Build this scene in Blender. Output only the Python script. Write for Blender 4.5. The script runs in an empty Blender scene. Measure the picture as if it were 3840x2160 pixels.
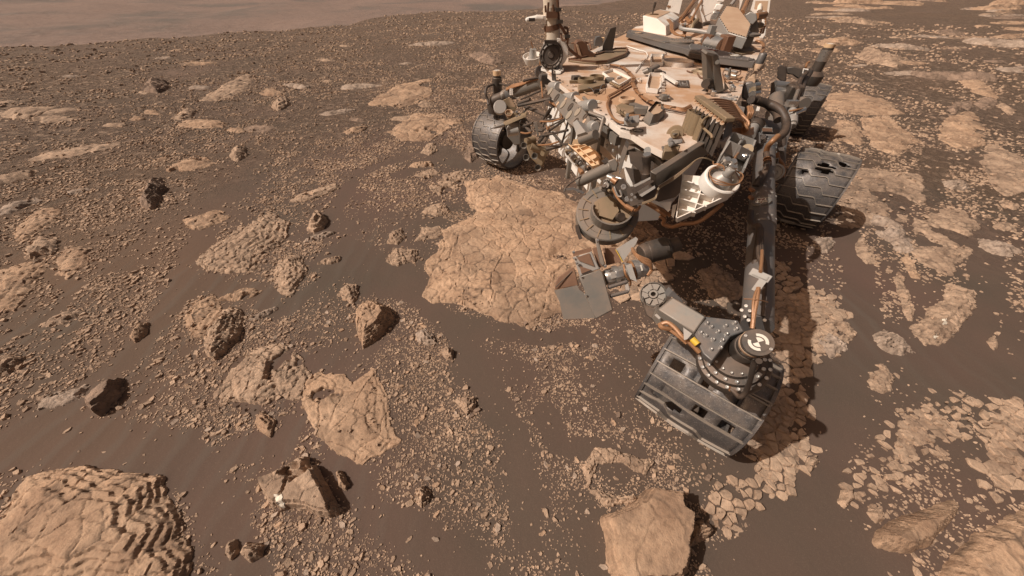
import bpy, math, random
import numpy as np
from mathutils import Vector, Matrix
random.seed(7); RNG = np.random.default_rng(11)
sc = bpy.context.scene; col = sc.collection
# ------------------------------------------------------------------ camera, sky, sun, exposure
CAM_H = 1.5; FPX = 1200.0; PITCH = math.atan(1163/1200.0); SP, CP = math.sin(PITCH), math.cos(PITCH)
cd = bpy.data.cameras.new('camera'); cam = bpy.data.objects.new('camera', cd); col.objects.link(cam)
cam.location = (0, 0, CAM_H); cam.rotation_euler = (math.pi/2 - PITCH, 0, 0)
cd.sensor_width = 36; cd.lens = 36*FPX/3840; cd.clip_start = .02; cd.clip_end = 5000
sc.camera = cam
SUN_EL = math.radians(46); SHX, SHY = .985, .17          # shadows fall this way
wd = bpy.data.worlds.new('World'); sc.world = wd; wd.use_nodes = True
nt = wd.node_tree; bg = nt.nodes['Background']
sky = nt.nodes.new('ShaderNodeTexSky'); sky.sky_type = 'NISHITA'; sky.sun_disc = False
sky.sun_elevation = SUN_EL; sky.sun_rotation = math.atan2(-SHX, -SHY); sky.dust_density = 6; sky.air_density = .6; sky.ozone_density = .3
tint = nt.nodes.new('ShaderNodeMix'); tint.data_type = 'RGBA'; tint.blend_type = 'MULTIPLY'; tint.inputs[0].default_value = 1
tint.inputs[7].default_value = (1, .78, .58, 1)             # butterscotch air
nt.links.new(sky.outputs[0], tint.inputs[6]); nt.links.new(tint.outputs[2], bg.inputs[0]); bg.inputs[1].default_value = .075
sl = bpy.data.lights.new('sun', 'SUN'); sl.energy = 4.0; sl.angle = math.radians(.5); sl.color = (1, .95, .88)
so = bpy.data.objects.new('sun', sl); col.objects.link(so)
so.rotation_euler = Vector((SHX*math.cos(SUN_EL), SHY*math.cos(SUN_EL), -math.sin(SUN_EL))).to_track_quat('-Z', 'Y').to_euler()
so.location = (-8, 2, 9)
sc.view_settings.view_transform = 'Standard'; sc.view_settings.look = 'None'; sc.view_settings.exposure = 0; sc.view_settings.gamma = 1
sc.render.resolution_x = 1024; sc.render.resolution_y = 576
# ------------------------------------------------------------------ photo pixel -> direction -> point
def ray(p):
    u = (p[0]-1920)/FPX; v = (1080-p[1])/FPX
    return Vector((u, CP+v*SP, -(SP-v*CP)))
def Pz(p, z=0.0): d = ray(p); return Vector((0, 0, CAM_H)) + d*((z-CAM_H)/d.z)
def Pd(p, t): return Vector((0, 0, CAM_H)) + ray(p)*t
def Py(p, y): d = ray(p); return Vector((0, 0, CAM_H)) + d*(y/d.y)
def Pp(p, o, n): d = ray(p); c0 = Vector((0, 0, CAM_H)); return c0 + d*((o-c0).dot(n)/d.dot(n))
def crop(ox, oy, k): return lambda x, y: (ox+k*x, oy+k*y)
A = crop(1750, 200, .345); B = crop(2350, 0, .345); C = crop(2250, 350, .345); D = crop(2030, 680, .3589)
E = crop(2780, 180, .4834); F = crop(1900, 0, .29); Z = crop(2050, 1000, .4658); K = crop(0, 0, 1.4907)
# ------------------------------------------------------------------ numpy noise
def _h(ix, iy, s):
    ix = ix.astype(np.int64).astype(np.uint32); iy = iy.astype(np.int64).astype(np.uint32)
    n = ix*np.uint32(374761393) + iy*np.uint32(668265263) + np.uint32((s*1442695041) & 0xffffffff)
    n = (n ^ (n >> np.uint32(13)))*np.uint32(1274126177); n = n ^ (n >> np.uint32(16))
    return (n & np.uint32(0xffffff)).astype(np.float64)/0xffffff
def vn(x, y, s=0):
    ix = np.floor(x); iy = np.floor(y); fx = x-ix; fy = y-iy
    fx = fx*fx*fx*(fx*(fx*6-15)+10); fy = fy*fy*fy*(fy*(fy*6-15)+10)
    a = _h(ix, iy, s); b = _h(ix+1, iy, s); c = _h(ix, iy+1, s); d = _h(ix+1, iy+1, s)
    return (a*(1-fx)+b*fx)*(1-fy) + (c*(1-fx)+d*fx)*fy
def fbm(x, y, s=0, o=4):
    t = 0; a = .5; m = 0
    for i in range(o):
        t = t + a*vn(x*2**i + 17.3*i, y*2**i - 9.1*i, s+i); m += a; a *= .5
    return t/m*2-1
def voro(x, y, s=0):
    ix = np.floor(x); iy = np.floor(y); f1 = np.full(x.shape, 9.); f2 = np.full(x.shape, 9.); cid = np.zeros(x.shape)
    for dx in (-1, 0, 1):
        for dy in (-1, 0, 1):
            px = ix+dx+_h(ix+dx, iy+dy, s); py = iy+dy+_h(ix+dx, iy+dy, s+77)
            d = np.hypot(px-x, py-y); h = _h(ix+dx, iy+dy, s+5)
            m = d < f1; f2 = np.where(m, f1, np.minimum(f2, d)); cid = np.where(m, h, cid); f1 = np.where(m, d, f1)
    return f1, f2, cid
def sst(a, b, x): t = np.clip((x-a)/(b-a), 0, 1); return t*t*(3-2*t)
def zg(x, y):
    """height of the sand"""
    x = np.asarray(x, float); y = np.asarray(y, float)
    near = .018*fbm(x*.9, y*.9, 3, 3) + .006*fbm(x*3.1, y*3.1, 9, 2)
    d = (x+15)*-.76 + (y-11.6)*.65 + 1.6*fbm(x*.16, y*.16, 21, 3)
    dp = np.clip(d, 0, None)
    drop = -11*(1-np.exp(-(dp/16)**1.4)) + sst(30, 120, dp)*(2.2*fbm(x*.018, y*.018, 31, 4) + 5*sst(90, 600, dp))
    roll = .25*sst(5, 22, np.hypot(x, y))*fbm(x*.13, y*.13, 41, 4) + .05*sst(3, 9, np.hypot(x, y))*fbm(x*.7, y*.7, 44, 3)
    return near + drop + roll*(1-sst(0, 30, dp))
def zg1(x, y): return float(zg(np.array([x]), np.array([y]))[0])
# ------------------------------------------------------------------ materials
def srgb(r, g, b):
    f = lambda c: (c/255/12.92 if c <= 10 else ((c/255+.055)/1.055)**2.4)
    return (f(r), f(g), f(b), 1)
class NT:
    def __init__(s, name):
        s.m = bpy.data.materials.new(name); s.m.use_nodes = True; s.t = s.m.node_tree
        s.b = s.t.nodes['Principled BSDF']; s.co = s.t.nodes.new('ShaderNodeTexCoord'); s.geo = s.t.nodes.new('ShaderNodeNewGeometry')
    def n(s, k, **kw):
        o = s.t.nodes.new(k)
        for a, b in kw.items(): setattr(o, a, b)
        return o
    def l(s, a, b): s.t.links.new(a, b)
    def noise(s, scale, detail=4, rough=.55, vec=None, dist=0):
        o = s.n('ShaderNodeTexNoise'); o.inputs['Scale'].default_value = scale; o.inputs['Detail'].default_value = detail
        o.inputs['Roughness'].default_value = rough; o.inputs['Distortion'].default_value = dist
        s.l(vec if vec else s.geo.outputs['Position'], o.inputs['Vector']); return o.outputs['Fac']
    def ramp(s, fac, stops):
        o = s.n('ShaderNodeValToRGB'); e = o.color_ramp.elements
        while len(e) < len(stops): e.new(.5)
        for q, (p, c) in zip(e, stops): q.position = p; q.color = c if len(c) == 4 else (*c, 1)
        s.l(fac, o.inputs[0]); return o.outputs[0]
    def mix(s, fac, a, b, mode='MIX'):
        o = s.n('ShaderNodeMix', data_type='RGBA', blend_type=mode)
        for v, i in ((fac, 0), (a, 6), (b, 7)):
            if isinstance(v, (int, float)): o.inputs[i].default_value = v
            elif isinstance(v, tuple): o.inputs[i].default_value = v
            else: s.l(v, o.inputs[i])
        return o.outputs[2]
    def mth(s, op, a, b=0.0, clamp=False):
        o = s.n('ShaderNodeMath', operation=op, use_clamp=clamp)
        for v, i in ((a, 0), (b, 1)):
            if isinstance(v, (int, float)): o.inputs[i].default_value = v
            else: s.l(v, o.inputs[i])
        return o.outputs[0]
    def bump(s, h, strength, dist, prev=None):
        o = s.n('ShaderNodeBump'); o.inputs['Strength'].default_value = strength; o.inputs['Distance'].default_value = dist
        s.l(h, o.inputs['Height'])
        if prev: s.l(prev, o.inputs['Normal'])
        return o.outputs[0]
    def fin(s, colr, rough=.9, metal=0., nrm=None, spec=.3):
        for v, k in ((colr, 'Base Color'), (rough, 'Roughness'), (metal, 'Metallic')):
            if isinstance(v, (int, float, tuple)): s.b.inputs[k].default_value = v
            else: s.l(v, s.b.inputs[k])
        s.b.inputs['Specular IOR Level'].default_value = spec
        if nrm: s.l(nrm, s.b.inputs['Normal'])
        return s.m
G1 = (0, 0, 0, 1); W1 = (1, 1, 1, 1)
def mat_sand():
    s = NT('sand'); big = s.noise(.9, 5); fine = s.noise(260, 2, .7)
    c = s.ramp(big, [(.3, (.088, .068, .052)), (.5, (.106, .072, .055)), (.7, (.122, .076, .059))])
    c = s.mix(s.ramp(s.noise(.23, 3), [(.5, G1), (.68, W1)]), c, (.132, .083, .054, 1))
    # fine light grains and thin pale ripple lines
    c = s.mix(s.ramp(fine, [(.55, G1), (.8, (.5, .5, .5))]), c, (.19, .137, .104, 1))
    sep = s.n('ShaderNodeSeparateXYZ'); s.l(s.geo.outputs['Position'], sep.inputs[0])
    w = s.n('ShaderNodeTexWave', wave_type='BANDS', bands_direction='X'); w.inputs['Scale'].default_value = 2.4; w.inputs['Distortion'].default_value = 7
    w.inputs['Detail'].default_value = 3; w.inputs['Detail Scale'].default_value = .8; s.l(s.geo.outputs['Position'], w.inputs['Vector'])
    patch = s.ramp(s.noise(.55, 2), [(.46, G1), (.6, W1)])
    rip = s.mix(1.0, s.ramp(w.outputs['Fac'], [(.62, G1), (.95, W1)]), patch, 'MULTIPLY')
    c = s.mix(s.mth('MULTIPLY', rip, .22), c, (.135, .115, .094, 1))
    # stony ground far away: pieces too small to tell apart
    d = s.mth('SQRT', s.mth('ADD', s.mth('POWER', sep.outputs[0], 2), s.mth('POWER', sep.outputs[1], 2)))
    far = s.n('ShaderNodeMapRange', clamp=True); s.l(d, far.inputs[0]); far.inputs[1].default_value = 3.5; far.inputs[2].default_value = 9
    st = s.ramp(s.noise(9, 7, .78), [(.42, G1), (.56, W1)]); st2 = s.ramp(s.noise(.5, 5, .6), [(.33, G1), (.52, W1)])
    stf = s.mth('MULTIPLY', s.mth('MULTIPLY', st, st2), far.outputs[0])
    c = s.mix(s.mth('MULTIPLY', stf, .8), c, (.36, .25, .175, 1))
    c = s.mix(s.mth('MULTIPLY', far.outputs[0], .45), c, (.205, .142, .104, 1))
    # the low plain past the brink: paler, pinkish, its haze put into the colour
    low = s.n('ShaderNodeMapRange', clamp=True); s.l(sep.outputs[2], low.inputs[0]); low.inputs[1].default_value = -3.5; low.inputs[2].default_value = -8
    pc = s.ramp(s.noise(.022, 6, .6), [(.36, (.165, .135, .115)), (.48, (.235, .168, .137)), (.7, (.265, .185, .148))])
    pc = s.mix(s.mth('MULTIPLY', s.ramp(s.noise(.5, 6, .8), [(.5, G1), (.62, W1)]), .45), pc, (.165, .115, .093, 1))
    c = s.mix(low.outputs[0], c, pc)
    hgt = s.mth('ADD', s.mth('MULTIPLY', fine, .35), s.noise(40, 3))
    nb = s.bump(hgt, .35, .004); nb = s.bump(s.mth('MULTIPLY', w.outputs['Fac'], patch), .12, .012, nb)
    nb = s.bump(stf, .8, .05, nb)
    return s.fin(c, .95, nrm=nb, spec=.15)
def mat_rock(name, a, b, cc, dusty=.5):
    s = NT(name); n1 = s.noise(5, 6, .65); n2 = s.noise(38, 5, .7)
    c = s.ramp(n1, [(.33, a), (.5, b), (.68, cc)])
    c = s.mix(s.mth('MULTIPLY', s.ramp(n2, [(.38, W1), (.52, G1)]), .45), c, tuple(v*.55 for v in a[:3])+(1,))
    at = s.n('ShaderNodeAttribute', attribute_name='tone')
    tn = s.ramp(at.outputs['Fac'], [(0, (.62, .6, .6)), (.5, (1, 1, 1)), (1, (1.22, 1.2, 1.18))])
    c = s.mix(1.0, c, tn, 'MULTIPLY')
    # dark sand caught on flat low spots
    gr = s.n('ShaderNodeAttribute', attribute_name='sand')
    c = s.mix(gr.outputs['Fac'], c, (.11, .077, .057, 1))
    c = s.mix(s.ramp(s.noise(14, 5, .6, dist=1), [(.7, G1), (.76, (.55, .55, .55))]), c, (.62, .48, .38, 1))
    nb = s.bump(n2, .55, .012); nb = s.bump(s.noise(140, 3, .7), .45, .004, nb)
    return s.fin(c, .92, nrm=nb, spec=.2)
def mat_hw(name, base, rough=.5, metal=0., dust=.35, dcol=(.36, .215, .135, 1), scale=9, bmp=.1, spec=.4, speck=None):
    """painted or bare hardware with Martian dust lying on what faces up"""
    s = NT(name); sep = s.n('ShaderNodeSeparateXYZ'); s.l(s.geo.outputs['Normal'], sep.inputs[0])
    up = s.n('ShaderNodeMapRange', clamp=True); s.l(sep.outputs[2], up.inputs[0]); up.inputs[1].default_value = -.3; up.inputs[2].default_value = .95
    n = s.ramp(s.noise(scale, 6, .65), [(.34, G1), (.62, W1)])
    f = s.mth('MULTIPLY', s.mth('ADD', s.mth('MULTIPLY', up.outputs[0], n), .18), dust, True)
    sp = s.ramp(s.noise(90, 3, .7), [(.58, G1), (.75, (.35, .35, .35))])
    c = s.mix(s.mth('MULTIPLY', sp, min(1, dust*1.2)), base if len(base) == 4 else (*base, 1), dcol); c = s.mix(f, c, dcol)
    if speck: c = s.mix(s.ramp(s.noise(150, 2, .8, dist=2.5), [(.6, G1), (.7, W1)]), c, speck)
    r = s.mth('ADD', s.mth('MULTIPLY', f, .4), rough, True); m = s.mth('MULTIPLY', s.mth('SUBTRACT', 1.0, f, True), metal)
    return s.fin(c, r, m, s.bump(s.noise(60, 4), bmp, .003), spec)
M = {}
M['sand'] = mat_sand()
M['rock'] = mat_rock('tan_rock', (0.319, 0.215, 0.150, 1), (0.418, 0.288, 0.200, 1), (0.495, 0.347, 0.244, 1))
M['rock2'] = mat_rock('orange_rock', (0.330, 0.207, 0.134, 1), (0.440, 0.288, 0.189, 1), (0.506, 0.341, 0.229, 1))
M['rock3'] = mat_rock('dark_rock', (0.187, 0.130, 0.097, 1), (0.275, 0.189, 0.138, 1), (0.363, 0.248, 0.179, 1))
M['rock4'] = mat_rock('greyish_rock', (0.308, 0.226, 0.171, 1), (0.407, 0.303, 0.231, 1), (0.484, 0.369, 0.292, 1))
M['deck'] = mat_hw('dusty_white_deck', (.74, .69, .63), .55, 0, 1.0, (.45, .265, .155, 1), 2.4, .12)
M['white'] = mat_hw('white_paint', (.8, .77, .72), .5, 0, .42, (.52, .33, .2, 1), 7)
M['grey'] = mat_hw('grey_anodised', (.17, .165, .15), .42, .35, .38)
M['cream_paint'] = mat_hw('cream_mast_paint', (.66, .57, .46), .55, 0, .5, (.42, .26, .16, 1), 14)
M['lgrey'] = mat_hw('light_grey_metal', (.34, .33, .31), .4, .3, .3)
M['dark'] = mat_hw('dark_metal', (.055, .052, .048), .45, .4, .3)
M['blue'] = mat_hw('blue_grey_metal', (.125, .13, .132), .4, .4, .3)
M['black'] = mat_hw('black_parts', (.018, .017, .016), .5, 0, .25)
M['putty'] = mat_hw('putty_grey', (.27, .235, .185), .55, 0, .35)
M['copper'] = mat_hw('copper_kapton_cable', (.30, .145, .066), .36, .25, .3, bmp=.3)
M['brown'] = mat_hw('brown_strap', (.13, .062, .035), .5, 0, .3)
M['bronze'] = mat_hw('olive_bronze', (.24, .185, .115), .45, .3, .45)
M['silver'] = mat_hw('bare_silver_metal', (.62, .6, .57), .25, .95, .18)
M['tan'] = mat_hw('tan_dusty_panel', (.52, .36, .24), .6, 0, .5)
M['gold'] = mat_hw('gold_lit_tray', (.68, .46, .27), .5, .1, .4)
M['rust'] = mat_hw('red_brown_paint', (.2, .05, .035), .6, 0, .2)
M['yellow'] = mat_hw('yellow_connector', (.65, .42, .04), .5, 0, .15)
M['wheel'] = mat_hw('scuffed_wheel_aluminium', (.075, .075, .08), .38, .5, .45, (.26, .19, .14, 1), 22, .5, speck=(.42, .38, .34, 1))
M['ridge'] = mat_hw('worn_wheel_ridges', (.25, .22, .19), .45, .4, .4, (.33, .23, .16, 1), 16)
M['cream'] = mat_hw('cream_print', (.68, .63, .55), .6, 0, .2)
# ------------------------------------------------------------------ mesh helpers
def finish(me, mat, smooth=None):
    me.materials.append(mat)
    if smooth is not None:
        me.polygons.foreach_set('use_smooth', [True]*len(me.polygons)); me.set_sharp_from_angle(angle=smooth)
    me.update()
def tag(o, label=None, cat=None, group=None, kind=None):
    for k, v in (('label', label), ('category', cat), ('group', group), ('kind', kind)):
        if v: o[k] = v
    return o
def frame(n):
    n = Vector(n).normalized(); a = Vector((0, 0, 1)) if abs(n.z) < .9 else Vector((0, 1, 0))
    x = a.cross(n).normalized(); return x, n.cross(x), n
class MB:
    def __init__(s): s.v = []; s.f = []
    def add(s, vs, fs):
        b = len(s.v); s.v += [tuple(q) for q in vs]; s.f += [[i+b for i in f] for f in fs]; return s
    def prism(s, pts, off):
        pts = [Vector(p) for p in pts]; off = Vector(off); n = len(pts)
        nn = Vector((0, 0, 0))
        for i in range(n): nn += pts[i].cross(pts[(i+1) % n])
        if nn.dot(off) > 0: pts = pts[::-1]
        vs = pts + [p+off for p in pts]
        return s.add(vs, [list(range(n)), list(range(2*n-1, n-1, -1))] + [[i, i+n, (i+1) % n+n, (i+1) % n] for i in range(n)])
    def cyl(s, p0, p1, r0, r1=None, n=20, cap=True):
        p0 = Vector(p0); p1 = Vector(p1); r1 = r0 if r1 is None else r1; x, y, z = frame(p1-p0); vs = []
        for p, r in ((p0, r0), (p1, r1)):
            vs += [p + x*(r*math.cos(2*math.pi*i/n)) + y*(r*math.sin(2*math.pi*i/n)) for i in range(n)]
        fs = [[i, (i+1) % n, (i+1) % n+n, i+n] for i in range(n)]
        if cap: fs += [list(range(n-1, -1, -1)), list(range(n, 2*n))]
        return s.add(vs, fs)
    def lathe(s, o, axis, prof, n=28):
        x, y, z = frame(axis); o = Vector(o); vs = []
        for r, h in prof: vs += [o + z*h + x*(r*math.cos(2*math.pi*i/n)) + y*(r*math.sin(2*math.pi*i/n)) for i in range(n)]
        fs = []
        for k in range(len(prof)-1): fs += [[k*n+i, k*n+(i+1) % n, (k+1)*n+(i+1) % n, (k+1)*n+i] for i in range(n)]
        return s.add(vs, fs)
    def tube(s, pts, r, n=8, res=6, flat=1.0):
        P = [Vector(p) for p in pts]; Q = []
        if len(P) > 2:
            for i in range(len(P)-1):
                a, b, c, d = P[max(i-1, 0)], P[i], P[i+1], P[min(i+2, len(P)-1)]
                for k in range(res):
                    t = k/res
                    Q.append(.5*((2*b) + (c-a)*t + (2*a-5*b+4*c-d)*t*t + (3*b-a-3*c+d)*t**3))
            Q.append(P[-1])
        else: Q = P
        vs = []; px = None
        for i, q in enumerate(Q):
            t = (Q[min(i+1, len(Q)-1)]-Q[max(i-1, 0)]).normalized()
            if px is None: px = frame(t)[0]
            px = (px - t*px.dot(t)).normalized(); py = t.cross(px)
            vs += [q + px*(r*math.cos(2*math.pi*k/n)) + py*(r*flat*math.sin(2*math.pi*k/n)) for k in range(n)]
        m = len(Q)
        fs = [[i*n+k, i*n+(k+1) % n, (i+1)*n+(k+1) % n, (i+1)*n+k] for i in range(m-1) for k in range(n)]
        fs += [list(range(n-1, -1, -1)), list(range((m-1)*n, m*n))]
        return s.add(vs, fs)
    def box(s, c, ax, ay, az):
        c = Vector(c); ax, ay, az = Vector(ax), Vector(ay), Vector(az)
        return s.prism([c-ax-ay-az, c+ax-ay-az, c+ax+ay-az, c-ax+ay-az], az*2)
    def wall(s, pts, h, t):
        """thin standing wall along a closed outline"""
        P = [Vector(p) for p in pts]; n = len(P); ce = sum(P, Vector())/n
        for i in range(n):
            a, b = P[i], P[(i+1) % n]; d = (b-a).normalized(); q = Vector((-d.y, d.x, 0))*t
            if q.dot(ce-a) < 0: q = -q
            s.prism([a, b, b+q, a+q], (0, 0, h))
        return s
    def build(s, name, mat, parent=None, bevel=0, smooth=.6):
        me = bpy.data.meshes.new(name); me.from_pydata(s.v, [], s.f); finish(me, M[mat], smooth)
        o = bpy.data.objects.new(name, me); col.objects.link(o)
        if parent:
            o.parent = parent; o.matrix_parent_inverse = Matrix.Translation(-ORIG.get(parent.name, Vector()))
        if bevel:
            b = o.modifiers.new('bevel', 'BEVEL'); b.width = bevel; b.segments = 2; b.limit_method = 'ANGLE'; b.angle_limit = .7
        return o
ORIG = {}
# ------------------------------------------------------------------ the ground: one sheet to the horizon
def ground():
    th = np.concatenate([np.linspace(-105, 105, 500), np.linspace(108, 252, 33)]); th = np.radians(th)
    rs = [.02]
    while rs[-1] < 1500: rs.append(rs[-1]*1.02+.005)
    rs = np.array(rs); R, T = np.meshgrid(rs, th, indexing='ij'); x = R*np.sin(T); y = R*np.cos(T); z = zg(x, y)
    nr, nth = R.shape; v = np.stack([x, y, z], -1).reshape(-1, 3)
    i, j = np.meshgrid(np.arange(nr-1), np.arange(nth), indexing='ij'); j2 = (j+1) % nth
    f = np.stack([i*nth+j, (i+1)*nth+j, (i+1)*nth+j2, i*nth+j2], -1).reshape(-1, 4)[:, ::-1]
    o = quads('ground', v, f, 'sand', smooth=True); o['kind'] = 'structure'
def quads(name, v, f, mat, smooth=False):
    me = bpy.data.meshes.new(name); me.vertices.add(len(v)); me.vertices.foreach_set('co', np.ascontiguousarray(v, np.float32).ravel())
    k = f.shape[1]; me.loops.add(f.size); me.loops.foreach_set('vertex_index', np.ascontiguousarray(f, np.int32).ravel())
    me.polygons.add(len(f)); me.polygons.foreach_set('loop_start', np.arange(0, f.size, k, dtype=np.int32))
    me.update(calc_edges=True); me.polygons.foreach_set('use_smooth', np.full(len(f), smooth)); me.materials.append(M[mat]); me.update()
    o = bpy.data.objects.new(name, me); col.objects.link(o); return o
ground()
# ------------------------------------------------------------------ bedrock slabs and boulders
def inpoly(px, py, P):
    c = np.zeros(px.shape, bool); n = len(P)
    for i in range(n):
        x0, y0 = P[i]; x1, y1 = P[(i+1) % n]
        m = ((y0 > py) != (y1 > py)); c ^= m & (px < (x1-x0)*(py-y0)/((y1-y0) if y1 != y0 else 1e-9)+x0)
    return c
def sdf(px, py, P):
    d = np.full(px.shape, 1e9); n = len(P)
    for i in range(n):
        x0, y0 = P[i]; x1, y1 = P[(i+1) % n]; ex, ey = x1-x0, y1-y0
        t = np.clip(((px-x0)*ex+(py-y0)*ey)/max(ex*ex+ey*ey, 1e-12), 0, 1); d = np.minimum(d, np.hypot(px-x0-t*ex, py-y0-t*ey))
    return np.where(inpoly(px, py, P), d, -d)
SLABS = []
def slab(name, kpts, hgt, mat='rock', lev=3, crack=.07, edge=.16, infill=.0, tilt=(0, 0), rough=1., steep=.3, label=None, cat='rock', group=None, world=False, parent=None, lo=0., flat=.18):
    P = [tuple(q) if world else tuple(Pz(K(*q), 0).xy) for q in kpts]
    SLABS.append(P); X = np.array(P); x0, y0 = X.min(0); x1, y1 = X.max(0); size = math.sqrt((x1-x0)*(y1-y0)); cx, cy = X.mean(0)
    depth = math.hypot(math.hypot(cx, cy), CAM_H); seed = len(SLABS)*13
    res = max(.0032, depth/320*.72, size/260); m = .06*size+res*2
    gx = np.arange(x0-m, x1+m, res); gy = np.arange(y0-m, y1+m, res); x, y = np.meshgrid(gx, gy)
    q = 1/max(size, .02)
    d = sdf(x, y, P) + .035*size + edge*size*.5*(fbm(x*q*5, y*q*5, seed, 4)) + edge*size*.13*fbm(x*q*18, y*q*18, seed+4, 2)
    w = steep*size
    L = np.clip(d/w, 0, 1)**.7*lev*(1+flat/lev) + .45*fbm(x*q*5.5, y*q*5.5, seed+8, 3)*(d > 0)
    L = np.clip(L, 0, lev+.9); fr = L-np.floor(L); T = (np.minimum(np.floor(L), lev)+sst(0, .16, fr)*.9+.1*fr)/lev
    hgt *= (.5 if name == 'boulder' else .6) if hgt > .045 else .8
    h = hgt*T + hgt*((x-cx)*q*tilt[0]+(y-cy)*q*tilt[1])*(d > 0)
    k = 1/crack; wx = x+.25*crack*fbm(x*k, y*k, seed+2, 3); wy = y+.25*crack*fbm(x*k+7, y*k, seed+3, 3)
    f1, f2, cid = voro(wx*k, wy*k, seed); cw = res*1.5*k; g = sst(max(.05, cw), .0, f2-f1)
    f1b, f2b, cidb = voro(wx*k*2.7, wy*k*2.7, seed+1); gb = sst(max(.06, cw*2.7), .0, f2b-f1b)*(cid > .55)
    rel = min(hgt*.2, .0035+.0011*depth)*rough
    h = h + rel*(.9*(cid-.5)+.3*(cidb-.5)) - rel*1.2*g - rel*.4*gb + rel*.7*fbm(x*k*2, y*k*2, seed+6, 4)
    rid = 1-np.abs(fbm(x*k*.7, y*k*.7, seed+31, 4)); sc_l = sst(.955, .985, rid); h = h - rel*.8*sc_l
    sandy = np.zeros(x.shape)
    if infill:
        pn = fbm(x*q*3.2, y*q*3.2, seed+40, 4); ss = sst(.12, .34, pn+infill-.35); h = h - (hgt*1.05+rel)*ss
    h = np.where(d < 0, np.maximum(-.03, -1.5*np.abs(d))-.004, h) + lo
    cm = .2+.8*sst(.5, .62, vn(x*k*.8, y*k*.8, seed+60)); sandy = np.clip(.62*g*cm+.35*gb*cm+.35*sc_l+.25*sst(.1, .5, fbm(x*q*6, y*q*6, seed+61, 4)), 0, .9)*(d > 0)
    keep = d > -m*.7
    z = h + zg(x, y)
    ny, nx = x.shape; idx = -np.ones(x.shape, int); kk = keep[:-1, :-1] & keep[1:, :-1] & keep[:-1, 1:] & keep[1:, 1:]
    use = np.zeros(x.shape, bool)
    for a in (0, 1):
        for b in (0, 1): use[a:ny-1+a, b:nx-1+b] |= kk
    idx[use] = np.arange(use.sum()); ij = np.argwhere(kk); i, j = ij[:, 0], ij[:, 1]
    f = np.stack([idx[i, j], idx[i, j+1], idx[i+1, j+1], idx[i+1, j]], -1)
    bx, by = cx, cy; bz = zg1(cx, cy)
    v = np.stack([x[use]-bx, y[use]-by, z[use]-bz], -1)
    o = quads(name, v, f, mat, smooth=True); o.location = (bx, by, bz); o.data.set_sharp_from_angle(angle=.7)
    for an, arr in (('tone', np.clip(.5+.5*(cid-.5)+.25*fbm(x*q*3, y*q*3, seed+50, 3), 0, 1)), ('sand', sandy)):
        at = o.data.attributes.new(an, 'FLOAT', 'POINT'); at.data.foreach_set('value', arr[use].astype(np.float32))
    if parent: o.parent = parent
    else: tag(o, label, cat, group)
    return o
BS, BO = 'bedrock_outcrop', 'boulder'
slab(BS, [(1190,462),(1250,450),(1330,480),(1400,490),(1450,520),(1600,555),(1650,600),(1610,660),(1500,700),(1440,720),(1420,765),(1330,800),(1265,790),(1180,770),(1120,752),(1098,735),(1105,690),(1130,620),(1125,590),(1195,555),(1215,530),(1190,500)], .035, 'rock2', 4, .11, .1, .12, steep=.12, flat=.3, label='broad flat orange bedrock slab lying under the rover\'s round turret', cat='bedrock')
slab(BS, [(85,1200),(190,1177),(310,1200),(400,1215),(410,1270),(440,1310),(430,1370),(460,1400),(490,1470),(-60,1500),(-60,1400),(0,1370),(30,1300),(60,1230)], .10, 'rock2', 5, .1, .1, .1, steep=.2, rough=.75, flat=.42, label='largest orange bedrock slab with stepped layered rim and cracked flat top', cat='bedrock')
slab(BO, [(1515,1310),(1560,1290),(1600,1270),(1625,1240),(1700,1248),(1705,1285),(1728,1300),(1718,1400),(1700,1470),(1550,1475),(1530,1420),(1530,1360)], .17, 'rock2', 3, .24, .05, rough=.35, flat=.7, steep=.10, tilt=(.2, .1), label='smooth orange flat-topped boulder with a black shadow and small chip beside it')
slab(BO, [(1725,1315),(1760,1310),(1790,1342),(1755,1362),(1728,1380)], .12, 'rock2', 4, .05, .1, steep=.3, label='small layered chip broken off the smooth orange boulder')
slab(BS, [(2620,1270),(2530,1320),(2480,1350),(2440,1390),(2380,1440),(2360,1500),(2700,1500)], .07, 'rock2', 4, .2, .08, steep=.08, rough=.5, flat=.6, label='pale orange bedrock slab with a thin layered edge, beyond the tilted pale slab', cat='bedrock')
slab(BO, [(2205,1370),(2210,1340),(2270,1305),(2330,1290),(2395,1262),(2402,1285),(2370,1320),(2330,1365),(2290,1385),(2240,1378)], .10, 'rock2', 4, .2, .05, rough=.3, tilt=(-.25, .3), steep=.13, flat=.7, label='elongated pale boulder with smooth veined top and dark layered edge')
tilted = slab(BO, [(660,1210),(770,1160),(792,1178),(852,1290),(838,1302),(790,1280),(735,1272),(705,1285),(680,1250)], .085, 'rock', 2, .12, .05, .12, tilt=(.4, .05), steep=.08, rough=.6, flat=.5, label='tilted angular slab with a white patch and pebbles on its lower side')
slab(BS, [(550,985),(570,935),(600,905),(650,880),(700,870),(760,900),(770,960),(760,1000),(700,1000),(640,1050),(590,1030)], .03, 'rock', 3, .055, .16, .2, label='cracked tan bedrock beside the swirled outcrop', cat='bedrock')
slab(BS, [(760,960),(800,940),(860,960),(880,990),(940,940),(960,1000),(975,1060),(1000,1110),(960,1150),(920,1160),(870,1130),(820,1110),(790,1060),(770,1010)], .055, 'rock2', 6, .14, .12, .05, steep=.5, rough=.7, label='swirled orange outcrop of thin curving layers', cat='bedrock')
slab(BS, [(495,655),(540,620),(600,580),(680,540),(722,560),(715,600),(660,640),(640,675),(570,682),(520,668)], .07, 'rock', 4, .06, .1, .0, tilt=(0, .3), label='broken tan slab split by a straight crack', cat='bedrock')
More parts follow.
